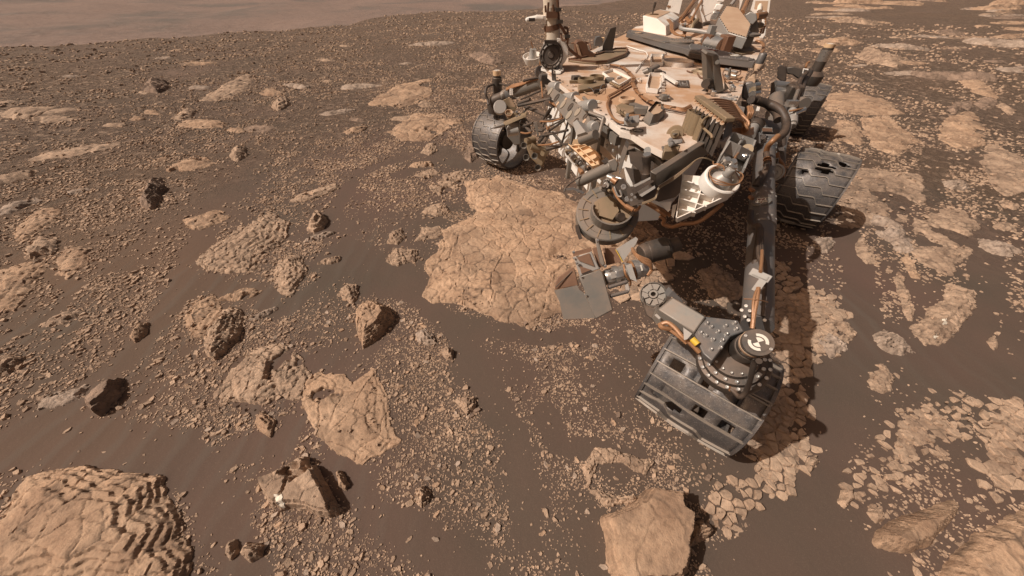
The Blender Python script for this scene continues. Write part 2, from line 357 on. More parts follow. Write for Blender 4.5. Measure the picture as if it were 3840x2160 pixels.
slab(BO, [(690,690),(720,645),(760,650),(772,690),(735,745),(700,735)], .07, 'rock', 3, .06, .14, label='knobbly tan outcrop next to the split slab')
slab(BS, [(470,800),(495,760),(540,748),(560,790),(520,850),(490,850)], .03, 'rock2', 3, .08, .1, .1, label='low cracked shelf joined to the rough streaked boulder', cat='bedrock')
slab(BO, [(520,850),(560,780),(590,775),(613,790),(605,830),(590,865),(545,908),(525,885)], .13, 'rock', 5, .045, .12, tilt=(.5, -.3), rough=1.6, steep=.35, label='rough streaked boulder with a deep shadow at its tip')
slab(BO, [(900,785),(940,765),(980,785),(990,805),(965,845),(915,875),(903,830)], .15, 'rock2', 5, .05, .08, tilt=(.3, .1), steep=.18, label='blocky orange boulder with crumbling layered side, standing in dark sand')
slab(BO, [(362,505),(380,462),(410,452),(416,480),(388,526),(366,522)], .17, 'rock3', 5, .06, .08, tilt=(.5, 0), steep=.2, label='dark upright layered slab throwing a black shadow')
slab(BO, [(228,1020),(262,980),(314,953),(302,1000),(257,1046)], .085, 'rock3', 2, .14, .05, tilt=(.6, -.45), rough=.5, steep=.2, flat=.7, label='leaning dark brown slab with its smooth face in shadow')
slab(BS, [(42,590),(70,550),(110,525),(150,530),(140,560),(100,585),(60,612)], .05, 'rock2', 3, .09, .12, label='flat orange slab with ragged lower end near the sand lane', cat='bedrock')
slab(BS, [(65,640),(110,600),(150,610),(140,640),(90,668)], .045, 'rock', 3, .08, .15, .1, label='low broken shelf below the ragged orange slab', cat='bedrock')
slab(BS, [(-30,690),(60,672),(116,665),(100,700),(60,745),(40,782),(10,785),(-20,760)], .06, 'rock2', 4, .08, .1, label='ribbed orange slab with an overhanging rounded tip', cat='bedrock')
slab(BS, [(148,655),(190,620),(230,630),(215,670),(172,703),(150,690)], .03, 'rock2', 3, .08, .14, .18, label='flat bedrock patch half covered by gravel', cat='bedrock')
slab(BS, [(1465,1180),(1500,1130),(1560,1140),(1640,1165),(1622,1190),(1560,1160),(1500,1165),(1480,1215)], .03, 'rock', 3, .07, .12, label='narrow rock shelf curving round a pool of dark sand', cat='bedrock')
slab(BS, [(1480,1230),(1500,1235),(1560,1255),(1610,1245),(1590,1265),(1520,1272)], .025, 'rock', 2, .07, .12, label='thin rock lip below the pool of dark sand', cat='bedrock')
slab(BS, [(2085,350),(2110,305),(2150,310),(2165,360),(2130,368)], .05, 'rock2', 3, .12, .12, .15, label='ragged orange slab beside the rear wheel', cat='bedrock')
slab(BS, [(2168,300),(2230,298),(2280,330),(2305,352),(2245,387),(2210,372),(2180,340)], .06, 'rock2', 4, .15, .12, .05, label='scalloped orange slab with a dark notch, past the rear wheel', cat='bedrock')
slab(BS, [(2375,350),(2390,300),(2430,290),(2472,320),(2470,362),(2420,372)], .06, 'rock2', 3, .15, .08, .12, label='square-cornered reddish slab alone in dark sand', cat='bedrock')
slab(BS, [(2478,400),(2500,365),(2550,390),(2600,420),(2600,470),(2530,490),(2490,460)], .05, 'rock', 4, .1, .1, label='long cracked outcrop near the sand lane behind the oval stones', cat='bedrock')
slab(BS, [(2080,240),(2150,235),(2230,260),(2262,290),(2170,290),(2090,280)], .05, 'rock2', 3, .15, .14, .2, label='gravelly orange bedrock sheet behind the rear wheel', cat='bedrock')
slab(BO, [(2155,148),(2180,130),(2250,155),(2272,166),(2240,180),(2200,172)], .3, 'rock', 6, .14, .08, tilt=(-.3, .2), label='long tilted slab undercut by dark sand')
slab(BS, [(2056,110),(2110,94),(2152,105),(2140,119),(2080,120)], .2, 'rock2', 3, .2, .1, label='pale domed slab on the far sand', cat='bedrock')
slab(BS, [(2036,130),(2090,122),(2104,135),(2060,140)], .15, 'rock2', 3, .2, .12, label='flat pale slab just in front of the domed slab', cat='bedrock')
slab(BO, [(1183,135),(1225,133),(1264,160),(1240,162),(1205,152)], .22, 'rock3', 4, .15, .1, tilt=(.3, 0), label='dark slanted slab behind the mast')
slab(BS, [(978,332),(1040,290),(1112,288),(1126,320),(1080,352),(1020,352)], .05, 'rock2', 3, .15, .14, .15, label='reddish gravelly bedrock patch left behind the wheel', cat='bedrock')
slab(BS, [(938,260),(1000,215),(1078,203),(1082,240),(1010,272)], .06, 'rock2', 3, .18, .14, .12, label='wide reddish bedrock patch on the slope', cat='bedrock')
slab(BS, [(508,252),(560,215),(620,188),(632,203),(600,235),(545,254)], .09, 'rock', 5, .12, .12, label='ribbed tan outcrop slanting up the slope', cat='bedrock')
slab(BO, [(362,232),(380,212),(415,205),(424,220),(400,236)], .3, 'rock3', 5, .15, .08, tilt=(-.2, -.2), label='dark blocky boulder on the slope by the brink')
slab(BO, [(684,268),(700,252),(724,250),(727,265),(700,278)], .14, 'rock', 3, .12, .1, label='pale rounded boulder on the gravel slope')
slab(BO, [(438,298),(462,278),(490,275),(486,292),(455,303)], .1, 'rock', 3, .1, .16, label='crumbling tan outcrop on the gravel slope')
slab(BO, [(583,400),(592,375),(614,370),(622,392),(600,408)], .12, 'rock', 4, .06, .16, label='rough knobby outcrop at the edge of the gravel')
slab(BO, [(774,578),(790,545),(806,540),(822,555),(812,575),(790,582)], .12, 'rock', 2, .1, .06, tilt=(.3, .2), rough=.6, label='small pale pyramid-shaped boulder in the sand lane')
slab(BO, [(972,660),(990,625),(1050,632),(1048,655),(1000,668)], .06, 'rock', 3, .07, .14, label='flat lumpy boulder left of the broad bedrock slab')
slab(BO, [(975,612),(985,585),(1010,580),(1020,598),(1000,615)], .06, 'rock', 3, .06, .1, label='angular boulder above the flat lumpy one')
slab(BO, [(852,745),(870,715),(900,722),(902,745),(890,770),(870,755)], .06, 'rock', 3, .06, .14, label='knobbed tan boulder above the blocky orange boulder')
slab(BO, [(333,850),(355,820),(377,815),(372,842),(345,863)], .07, 'rock2', 3, .05, .07, tilt=(.3, 0), label='loaf-shaped grooved boulder alone by the sand lane')
slab(BO, [(642,1060),(665,1038),(694,1062),(684,1100),(660,1085)], .05, 'rock2', 2, .15, .05, rough=.5, label='flat shield-shaped stone in bare sand')
slab(BO, [(1048,845),(1070,832),(1090,850),(1103,870),(1078,872),(1055,862)], .05, 'rock4', 2, .08, .1, label='pale lumpy stone at the end of a gravel bank')
slab(BO, [(1110,890),(1125,878),(1142,888),(1140,908),(1122,905)], .06, 'rock', 2, .08, .08, label='blocky stone below the pale lumpy stone')
slab(BO, [(1155,1020),(1170,997),(1196,1005),(1195,1030),(1175,1045)], .05, 'rock', 2, .05, .1, label='rounded cracked stone in the middle of the gravel field')
slab(BO, [(1043,1260),(1050,1232),(1065,1225),(1085,1240),(1080,1265),(1062,1278)], .05, 'rock', 3, .035, .12, rough=1.4, label='cluster of knobbly rock rising from the gravel ring')
slab(BO, [(848,1190),(860,1185),(880,1222),(875,1236),(858,1225)], .04, 'rock2', 3, .04, .08, label='spindle-shaped stone beside the tilted angular slab')
slab(BO, [(612,1395),(628,1365),(668,1375),(665,1400),(636,1415)], .04, 'rock', 3, .07, .12, rough=.6, flat=.5, label='pale knobby stone on bare sand below the big slab')
slab(BO, [(572,1395),(580,1362),(600,1360),(604,1390),(588,1410)], .025, 'rock', 2, .07, .12, rough=.6, flat=.5, label='low crumbly stone next to the pale knobby one')
slab(BO, [(2155,618),(2168,598),(2186,625),(2207,660),(2182,660),(2160,640)], .08, 'rock', 4, .06, .06, tilt=(.3, 0), label='pointed boulder with a layered edge right of the arm')
veined = slab(BO, [(2305,840),(2330,800),(2380,760),(2395,725),(2440,740),(2442,780),(2400,830),(2360,867),(2330,862)], .10, 'rock', 4, .06, .12, .03, tilt=(.2, 0), label='big rounded cracked boulder with white veins')
slab(BO, [(2258,702),(2268,693),(2284,740),(2293,770),(2293,805),(2281,790),(2268,740)], .04, 'rock', 3, .04, .08, label='long thin splintered stone standing in dark sand')
slab(BO, [(2272,650),(2284,640),(2300,668),(2308,700),(2296,698),(2282,672)], .035, 'rock2', 3, .04, .1, label='narrow lumpy stone above the splintered stone')
slab(BO, [(1062,535),(1090,518),(1120,515),(1132,535),(1100,545)], .07, 'rock', 4, .08, .12, label='layered boulder right above the broad bedrock slab')
slab(BO, [(1168,395),(1180,370),(1205,370),(1208,390),(1185,408)], .1, 'rock3', 4, .05, .12, label='knobbly dark boulder beside the far front wheel')
slab(BO, [(1060,385),(1075,365),(1095,362),(1100,380),(1080,392)], .06, 'rock', 3, .06, .14, label='small rough boulder on the gravel left of the wheel')
slab(BO, [(2110,1262),(2122,1232),(2142,1230),(2146,1255),(2125,1276)], .035, 'rock', 2, .2, .05, rough=.4, label='smooth oval stone lying in bare dark sand')
slab(BO, [(2185,1290),(2195,1268),(2220,1285),(2222,1310),(2205,1315)], .03, 'rock', 2, .1, .08, label='flat wedge stone above the elongated pale boulder')
slab(BO, [(2040,1150),(2055,1145),(2058,1165),(2040,1185),(2025,1178)], .05, 'rock', 3, .06, .1, label='rounded knob at the end of the broken pavement')
slab(BO, [(2452,265),(2470,252),(2498,258),(2500,272),(2475,280)], .16, 'rock3', 4, .12, .08, label='dark oval boulder in the sand lane')
slab(BO, [(2505,268),(2520,263),(2552,285),(2540,290)], .1, 'rock', 4, .1, .1, label='narrow ridged boulder next to the dark oval one')
slab(BO, [(2382,285),(2405,265),(2440,260),(2430,285),(2415,272),(2395,290)], .12, 'rock3', 3, .1, .08, label='arched thin slab with a shadowed hollow')
slab(BS, [(2410,220),(2430,208),(2480,235),(2500,250),(2450,240)], .06, 'rock2', 3, .15, .14, .05, label='ragged slab above the dark oval boulder', cat='bedrock')
slab(BS, [(1758,685),(1800,668),(1850,700),(1872,740),(1820,765),(1788,742)], .02, 'rock', 2, .06, .14, .1, label='lit patch of bedrock between the drill cylinder and the arm', cat='bedrock')
slab(BO, [(2482,860),(2498,845),(2510,872),(2500,880)], .05, 'rock', 3, .05, .1, label='stubby upright stone in bare sand right of the veined boulder')
slab(BS, [(2300,600),(2330,540),(2400,520),(2442,560),(2430,620),(2380,690),(2330,660)], .03, 'rock', 3, .07, .16, .22, label='cracked bedrock patch behind the veined boulder', cat='bedrock')
slab(BS, [(2125,440),(2180,420),(2230,430),(2292,440),(2312,490),(2270,550),(2240,530),(2180,565),(2120,560)], .03, 'rock', 3, .07, .14, .22, label='cracked bedrock the torn middle wheel stands on', cat='bedrock')
slab(BS, [(1085,470),(1120,440),(1165,430),(1160,465),(1110,495)], .03, 'rock', 3, .06, .16, .25, label='gravelly bedrock just left of the broad slab', cat='bedrock')
M['crust'] = NT('white_mineral_crust').fin((.72, .62, .5, 1), .6)
def crust(o, kpts):
    """pale mineral skin lying on part of a rock"""
    P = [tuple(Pz(K(*q), .04).xy) for q in kpts]; me = o.data; n = len(me.vertices); co = np.empty(n*3); me.vertices.foreach_get('co', co); co = co.reshape(-1, 3)
    x, y = co[:, 0]+o.location.x, co[:, 1]+o.location.y; ok = sdf(x, y, P)+.006*fbm(x*90, y*90, 5, 3) > 0
    f = np.empty(len(me.loops), np.int32); me.loops.foreach_get('vertex_index', f); f = f.reshape(-1, 4); f = f[ok[f].all(1)]
    if not len(f): return
    u, inv = np.unique(f, return_inverse=True); v = co[u]+np.array([0, 0, .0025]); q = quads('mineral_crust', v, inv.reshape(-1, 4), 'crust', smooth=True); q.parent = o
crust(tilted, [(693,1250),(715,1238),(722,1258),(716,1280),(702,1278)])
for a in ([(2372,800),(2386,795),(2392,812),(2376,815)], [(2355,840),(2366,832),(2370,842),(2358,848)], [(2396,770),(2404,768),(2402,782),(2394,782)]): crust(veined, a)
# low patches of bedrock showing through the gravel
rp = random.Random(5)
for i in range(60):
    kx, ky = (rp.uniform(0, 1180), rp.uniform(330, 1080)) if i < 42 else (rp.uniform(2060, 2560), rp.uniform(440, 1000))
    p = Pz(K(kx, ky)).xy
    if any(sdf(np.array([p.x]), np.array([p.y]), q)[0] > -.1 for q in SLABS): continue
    r = p.length*rp.uniform(.012, .045)+.02; a0 = rp.uniform(.2, 1.2); el = rp.uniform(1.2, 2.4); P = []
    for k in range(8):
        a = 2*math.pi*(k+rp.uniform(-.3, .3))/8; rr = r*rp.uniform(.65, 1.2); X, Y = rr*el**.5*math.cos(a), rr/el**.5*math.sin(a)
        P.append((p.x+X*math.cos(a0)-Y*math.sin(a0), p.y+X*math.sin(a0)+Y*math.cos(a0)))
    slab('bedrock_patch', P, .02+.25*r*rp.random(), rp.choice(['rock', 'rock', 'rock2', 'rock4']), 3, max(.05, r*.45), .18, rp.choice([.1, .2, .25]), tilt=(rp.uniform(-.3, .3), rp.uniform(-.3, .3)), world=True,
         label='small low patch of tan bedrock just showing through the gravel', cat='bedrock', group='bedrock patches in the gravel')
# random slabs far up the ground
for i in range(95):
    if i < 55: kx, ky = random.uniform(1960, 2576), 5+random.random()**1.5*230
    else: kx, ky = random.uniform(0, 1300), random.uniform(90, 330)
    if ky < 122-kx*.078+22 and kx < 1300: continue
    p = Pz(K(kx, ky)).xy; 
    if any(inpoly(np.array([p.x]), np.array([p.y]), q)[0] for q in SLABS): continue
    r = (.10+.26*random.random()**2)*max(1, p.length/9); a0 = random.uniform(-.6, .3); el = random.uniform(1.3, 2.6); n = random.randint(6, 9); P = []
    for k in range(n):
        a = 2*math.pi*(k+random.uniform(-.3, .3))/n; rr = r*random.uniform(.7, 1.15); X, Y = rr*el**.5*math.cos(a), rr/el**.5*math.sin(a)
        P.append((p.x+X*math.cos(a0)-Y*math.sin(a0), p.y+X*math.sin(a0)+Y*math.cos(a0)))
    slab('flat_rock', P, r*random.uniform(.12, .38), random.choice(['rock', 'rock2', 'rock2', 'rock4', 'rock3']), random.choice([3, 4]), r*.5, .14, random.choice([0, 0, .1]), flat=.4,
         tilt=(random.uniform(-.5, .5), random.uniform(-.3, .5)), world=True, label='thin layered slab among many scattered on the far stony ground', cat='rock', group='slabs scattered over the far ground')
# ------------------------------------------------------------------ broken bedrock pavements: each fragment a piece
def clip(poly, a, b):
    """keep the side of poly nearer to a than b"""
    mx, my = (a[0]+b[0])/2, (a[1]+b[1])/2; nx, ny = b[0]-a[0], b[1]-a[1]; out = []; n = len(poly)
    for i in range(n):
        p, q = poly[i], poly[(i+1) % n]; dp = (p[0]-mx)*nx+(p[1]-my)*ny; dq = (q[0]-mx)*nx+(q[1]-my)*ny
        if dp <= 0: out.append(p)
        if dp*dq < 0: t = dp/(dp-dq); out.append((p[0]+t*(q[0]-p[0]), p[1]+t*(q[1]-p[1])))
    return out
def pavement(kpts, n, label, mat='rock', hgt=.009, gap=.004, keep=.8, seed=1):
    P = [tuple(Pz(K(*q)).xy) for q in kpts]; SLABS.append(P); X = np.array(P); x0, y0 = X.min(0); x1, y1 = X.max(0); rg = random.Random(seed)
    sites = []; tries = 0
    while len(sites) < n and tries < 60*n:
        tries += 1; p = (rg.uniform(x0-.06, x1+.06), rg.uniform(y0-.06, y1+.06))
        if sdf(np.array([p[0]]), np.array([p[1]]), P)[0] < -.09: continue
        md = math.sqrt((x1-x0)*(y1-y0)/n)*rg.choice([.45, .6, .9])
        if all((p[0]-s[0])**2+(p[1]-s[1])**2 > md*md for s in sites): sites.append(p)
    cx, cy = X.mean(0); root = bpy.data.objects.new('broken_bedrock', None); root.location = (cx, cy, zg1(cx, cy)); col.objects.link(root); root.empty_display_size = .05
    tag(root, label, 'bedrock'); S = np.array(sites)
    inner = [(cx+(q[0]-cx)*.9, cy+(q[1]-cy)*.9) for q in P]; b = slab('base_slab', inner, .008, mat, 2, .06, .2, .2, world=True, parent=root, lo=-.003); b.location = b.location-root.location
    for i, s in enumerate(sites):
        if rg.random() > keep or sdf(np.array([s[0]]), np.array([s[1]]), P)[0] < rg.uniform(-.025, .02): continue
        o = np.argsort(((S-S[i])**2).sum(1))[1:16]; R = .16; poly = [(s[0]+R*math.cos(k*math.pi/5), s[1]+R*math.sin(k*math.pi/5)) for k in range(10)]
        for j in o: poly = clip(poly, s, sites[j])
        if len(poly) < 3: continue
        cxx = sum(p[0] for p in poly)/len(poly); cyy = sum(p[1] for p in poly)/len(poly)
        rad = sum(math.hypot(p[0]-cxx, p[1]-cyy) for p in poly)/len(poly)
        if rad > .11: continue
        g = gap*rg.uniform(.5, 1.9); poly = [((p[0]-cxx), (p[1]-cyy)) for p in poly]; poly = [(x*(1-g/math.hypot(x, y)) , y*(1-g/math.hypot(x, y))) for x, y in poly if math.hypot(x, y) > g*1.5]
        # rough the edges a little
        pp = []
        for k in range(len(poly)):
            a, b = poly[k], poly[(k+1) % len(poly)]; pp.append(a); e = math.hypot(a[0]-b[0], a[1]-b[1])
            if e > .015: t = rg.uniform(.3, .7); w = rg.uniform(-.12, .06)*e; pp.append((a[0]+t*(b[0]-a[0])-w*(b[1]-a[1])/e, a[1]+t*(b[1]-a[1])+w*(b[0]-a[0])/e))
        poly = pp; m = len(poly)
        if m < 3: continue
        h = hgt*rg.uniform(.5, 1.7); tx, ty = rg.uniform(-.12, .12), rg.uniform(-.12, .12); v = []
        for sc_, zz in ((1.04, -.02), (1.0, h*.6), (.88, h)):
            v += [(x*sc_, y*sc_, zz+(x*tx+y*ty)*(zz > 0)) for x, y in poly]
        fs = [[k, (k+1) % m, (k+1) % m+m, k+m] for k in range(m)] + [[k+m, (k+1) % m+m, (k+1) % m+2*m, k+2*m] for k in range(m)] + [list(range(2*m, 3*m))]
        me = bpy.data.meshes.new('fragment'); me.from_pydata(v, [], fs); me.materials.append(M[mat]); at = me.attributes.new('tone', 'FLOAT', 'POINT')
        at.data.foreach_set('value', [rg.uniform(.3, .85)]*len(v))
        q = bpy.data.objects.new('fragment', me); col.objects.link(q); q.parent = root; q.location = (cxx-cx, cyy-cy, zg1(cxx, cyy)-root.location.z)
    return root
pavement([(1860,1020),(1930,950),(2000,960),(2040,1010),(2045,1130),(2050,1160),(1990,1230),(1900,1290),(1820,1335),(1785,1300),(1800,1250),(1880,1200),(1900,1120),(1850,1110)], 290, 'pavement of tightly packed angular bedrock fragments behind the front wheel', seed=3, keep=.9)
pavement([(1940,640),(1990,690),(2080,740),(2140,790),(2130,830),(2080,900),(2000,960),(1950,900),(1930,800)], 260, 'broken bedrock pavement lying in the shadow of the elbow joint', seed=4, keep=.85)
pavement([(2110,1215),(2190,1150),(2260,1050),(2350,1000),(2440,990),(2475,1030),(2430,1110),(2340,1140),(2250,1240),(2180,1255)], 290, 'wide field of loosely broken bedrock plates with a sand channel on its right edge', seed=5, keep=.72, gap=.008)
pavement([(2480,1010),(2540,1000),(2620,1050),(2620,1230),(2500,1250),(2460,1180),(2465,1080)], 170, 'broken bedrock plates between the sand channel and the pale orange slab', seed=6, keep=.8)
pavement([(1500,560),(1640,590),(1700,640),(1690,720),(1600,760),(1500,740)], 110, 'dusky broken bedrock under the drill cylinder in shade', seed=8, keep=.7)
# ------------------------------------------------------------------ loose stones
LANES = [([(560,470),(520,560),(470,680),(430,780),(330,900),(230,980),(120,1070)], 42), ([(860,640),(980,700),(1075,735)], 70), ([(1062,745),(1150,830),(1200,930),(1285,1080),(1315,1200),(1330,1350)], 45),
 ([(1090,790),(1200,830),(1350,850),(1480,850)], 32), ([(0,1120),(180,1110),(330,1130),(460,1160)], 80), ([(470,1150),(540,1250),(600,1340),(640,1449)], 50), ([(850,1170),(930,1270),(1050,1350),(1180,1420)], 55),
 ([(2120,560),(2170,700),(2150,850),(2110,1000),(2090,1150),(2060,1260),(1950,1340),(1840,1430),(2100,1400)], 55), ([(2130,190),(2250,205),(2360,245),(2440,300),(2576,330)], 32), ([(2460,560),(2470,700),(2450,850),(2400,950)], 45),
 ([(700,790),(640,730),(560,720),(470,700)], 30), ([(2350,380),(2340,450),(2330,500)], 35), ([(1600,1150),(1420,1130),(1380,1040)], 40), ([(1010,440),(1130,380),(1190,420)], 25), ([(640,1130),(560,1150)], 45), ([(740,1080),(720,1130)], 45),
 ([(330,440),(420,440),(480,440)], 30), ([(0,620),(120,690),(200,720),(120,800),(0,860)], 22), ([(1750,900),(1700,1000),(1560,880)], 12), ([(2250,1390),(2000,1420)], 50), ([(830,560),(900,440),(1000,400)], 22), ([(880,640),(800,720),(720,780)], 30)]
def seg_d(x, y, pts):
    d = np.full(x.shape, 1e9)
    for (x0, y0), (x1, y1) in zip(pts[:-1], pts[1:]):
        ex, ey = x1-x0, y1-y0; t = np.clip(((x-x0)*ex+(y-y0)*ey)/(ex*ex+ey*ey), 0, 1); d = np.minimum(d, np.hypot(x-x0-t*ex, y-y0-t*ey))
    return d
def gravel_density(x, y):
    d = sst(-.22, .16, fbm(x*1.1, y*1.1, 90, 3)+.10)*.85+.15; d = d*(sst(-.4, .4, fbm(x*4.5, y*4.5, 95, 3)+.05)*.88+.12)
    for pts, wpx in LANES:
        W = [tuple(Pz(K(*q)).xy) for q in pts]; Q = [tuple(Pz(K(q[0]+wpx, q[1])).xy) for q in pts]
        wid = sum(math.hypot(a[0]-b[0], a[1]-b[1]) for a, b in zip(W, Q))/len(W)
        s = seg_d(x+.04*fbm(x*6, y*6, 70, 3), y+.04*fbm(x*6, y*6, 71, 3), W); d = d*(.02+.98*sst(wid*.55, wid*1.15, s))
    return d
N = 540000
u = RNG.random(N); r = CAM_H*np.sqrt(np.exp(u*math.log(1+(26/CAM_H)**2))-1); th = np.radians(RNG.uniform(-93, 93, N)); x = r*np.sin(th); y = r*np.cos(th)
t = np.hypot(r, CAM_H); dens = gravel_density(x, y); dens *= np.where(x > .9, np.where(y < 3, .55, .8), 1)*np.clip((5/t)**1.2, .12, 1)
brink = (x+15)*-.76+(y-11.6)*.65
ok = (RNG.random(N) < dens*1.0) & (brink < 1.5); x, y, t = x[ok], y[ok], t[ok]
ins = np.zeros(x.shape, bool)
for P in SLABS:
    X = np.array(P); m = (x > X[:, 0].min()) & (x < X[:, 0].max()) & (y > X[:, 1].min()) & (y < X[:, 1].max())
    k = np.nonzero(m)[0]; ins[k] |= inpoly(x[k], y[k], P)
keep = ~ins | (RNG.random(len(x)) < .10); x, y, t, ins = x[keep], y[keep], t[keep], ins[keep]
s = t/320*.5*(1-RNG.random(len(x)))**(-1/2.7); s = np.minimum(s, .019*np.maximum(1, t/6)); s = np.where(ins, np.minimum(s, t/320*1.6), s)
big = np.argsort(-s/t)[:230]; rest = np.ones(len(x), bool); rest[big] = False
def shards(x, y, z, s):
    n = len(x); k = 6; a0 = RNG.uniform(0, 6.28, n); asp = RNG.uniform(1, 1.9, n); ang = (np.arange(k)[None]+RNG.uniform(-.32, .32, (n, k)))*2*math.pi/k
    rad = s[:, None]*RNG.uniform(.68, 1.2, (n, k)); lx = rad*np.cos(ang)*np.sqrt(asp)[:, None]; ly = rad*np.sin(ang)/np.sqrt(asp)[:, None]
    hh = s*RNG.uniform(.2, .62, n); tx = RNG.uniform(-.3, .3, n); ty = RNG.uniform(-.3, .3, n); sx = RNG.uniform(-.15, .15, n)*s; V = []
    for sc_, zz in ((1.0, 0), (.72, 1)):
        X = lx*sc_+(sx[:, None] if zz else 0); Y = ly*sc_; Zz = (hh[:, None]+X*tx[:, None]+Y*ty[:, None]) if zz else -.35*s[:, None]*np.ones_like(X)
        c, sn = np.cos(a0)[:, None], np.sin(a0)[:, None]; V.append(np.stack([x[:, None]+X*c-Y*sn, y[:, None]+X*sn+Y*c, z[:, None]+Zz], -1))
    return np.concatenate(V, 1)                                # n x 12 x 3
def shard_faces(n):
    q = np.array([[i, (i+1) % 6, (i+1) % 6+6, i+6] for i in range(6)]+[[6, 7, 8, 9], [6, 9, 10, 11]]); return (q[None]+(np.arange(n)*12)[:, None, None]).reshape(-1, 4)
xr, yr, sr = x[rest], y[rest], s[rest]; zr = zg(xr, yr)+np.where(ins[rest], .02, 0)
V = shards(xr, yr, zr, sr); o = quads('gravel', V.reshape(-1, 3), shard_faces(len(xr)), 'rock'); o['kind'] = 'stuff'
o['label'] = 'loose tan gravel strewn in patches over the brown sand'; o['category'] = 'gravel'
at = o.data.attributes.new('tone', 'FLOAT', 'POINT'); at.data.foreach_set('value', np.repeat(np.clip(RNG.normal(.5, .2, len(xr)), 0, 1), 12).astype(np.float32))
prot = []
for k in range(14):
    V = shards(np.zeros(1), np.zeros(1), np.zeros(1), np.ones(1))[0]; me = bpy.data.meshes.new('stone'); me.from_pydata([tuple(q) for q in V], [], [list(map(int, q)) for q in shard_faces(1)])
    me.materials.append(M[['rock', 'rock4', 'rock2', 'rock3'][k % 4 if k % 4 < 3 or k == 3 else 0]]); at = me.attributes.new('tone', 'FLOAT', 'POINT'); at.data.foreach_set('value', [random.uniform(.35, .7)]*12); prot.append(me)
for i in big:
    if ins[i]: continue
    q = bpy.data.objects.new('stone', random.choice(prot)); col.objects.link(q); q.location = (x[i], y[i], zg1(x[i], y[i])); q.rotation_euler = (random.uniform(-.2, .2), random.uniform(-.2, .2), random.uniform(0, 6.28)); q.scale = (s[i], s[i], s[i]*random.uniform(.7, 1.1))
    tag(q, 'small angular tan stone lying loose among the gravel', 'stone', 'loose stones among the gravel')

# ================================================================== THE ROVER
R0 = Vector((.7, 2.2, 0)); rover = bpy.data.objects.new('rover', None); rover.location = R0; rover.empty_display_size = .3; col.objects.link(rover)
tag(rover, 'six-wheeled exploration rover with dusty white deck, grey robotic arm and turret on bare ground', 'rover'); ORIG['rover'] = R0
ZD = 1.08
def part(mb, name, mat, parent=rover, bevel=0, smooth=.6):
    o = mb.build(name, mat, None, bevel, smooth); o.parent = parent
    o.matrix_parent_inverse = Matrix.Translation(-R0)      # parts are modelled in place
    return o
def cb(name, mat, pts, z, thick, **k): return part(MB().prism([Pz(p, z) for p in pts], (0, 0, -thick)), name, mat, **k)
def view(p, d):                                               # frame at a point: right, up, towards the camera
    o = Pd(p, d); n = (Vector((0, 0, CAM_H))-o).normalized(); r = Vector((0, 0, 1)).cross(n).normalized(); return o, r, n.cross(r), n
def plate(name, mat, pts, ds, thick, parent=rover, bevel=0, back=None):
    """outline seen in the photo, lying on the plane through its first three given depths, with real thickness behind it"""
    if isinstance(ds, (int, float)): o, r, u, n = view(pts[0], ds)
    else:
        a, b, c = [Pd(p, d) for p, d in ds]; o = a; n = (b-a).cross(c-a).normalized()
        if n.dot(Vector((0, 0, CAM_H))-o) < 0: n = -n
    q = [Pp(p, o, n) for p in pts]
    return part(MB().prism(q, (back if back else -n)*thick), name, mat, parent, bevel), q, n
def cyl(name, mat, p0, p1, r, r1=None, parent=rover, n=22, bevel=0, k=.6): return part(MB().cyl(p0, p1, r*k, r1*k if r1 else None, n), name, mat, parent, bevel)
def tube(name, mat, pts, r, parent=rover, n=8, flat=1.): return part(MB().tube(pts, r*.55, n, flat=flat), name, mat, parent)
def bolts(parent, pts, n, r=.006, h=.006, name='bolt', mat='silver'):
    me = bpy.data.meshes.new(name); mb = MB().lathe((0, 0, 0), (0, 0, 1), [(1, 0), (1, .8), (.8, 1), (.45, 1), (.4, .6), (0, .6)], 8); me.from_pydata(mb.v, [], mb.f); finish(me, M[mat], .5)
    for p in pts:
        o = bpy.data.objects.new(name, me); col.objects.link(o); o.parent = parent
        o.matrix_parent_inverse = Matrix.Translation(-R0) if parent is rover else parent.matrix_parent_inverse.inverted() @ Matrix.Translation(-R0) if False else Matrix.Translation(-R0)
        x, y, z = frame(n); m = Matrix((x*r, y*r, z*h)).transposed().to_4x4(); m.translation = Vector(p); o.matrix_basis = m
def fix_children():
    """sub-parts were modelled in place: undo the shift their parent part already carries"""
    for o in bpy.data.objects:
        if o.parent and o.parent is not rover and o.parent.parent is rover: o.matrix_parent_inverse = Matrix.Identity(4)
def marker(p, n, r, parent, dark='black', light='cream'):
    """round survey target: dark disc, broken pale ring and two pale wedges"""
    x, y, z = frame(n); p = Vector(p); mb = MB(); h = z*.0016
    part(MB().cyl(p, p+h, r, n=24), 'target_disc', dark, parent)
    def arc(a0, a1, r0, r1, k=6):
        pts = [p+h+x*(r1*math.cos(a0+(a1-a0)*i/k))+y*(r1*math.sin(a0+(a1-a0)*i/k)) for i in range(k+1)]
        pts += [p+h+x*(r0*math.cos(a1-(a1-a0)*i/k))+y*(r0*math.sin(a1-(a1-a0)*i/k)) for i in range(k+1)] if r0 > 0 else [p+h]
        mb.prism(pts, h)
    for k in range(2): arc(math.pi*k+.3, math.pi*k+.3+2.0, .62*r, .9*r); arc(math.pi*k+.9, math.pi*k+.9+1.57, 0, .5*r)
    part(mb, 'target_print', light, parent)
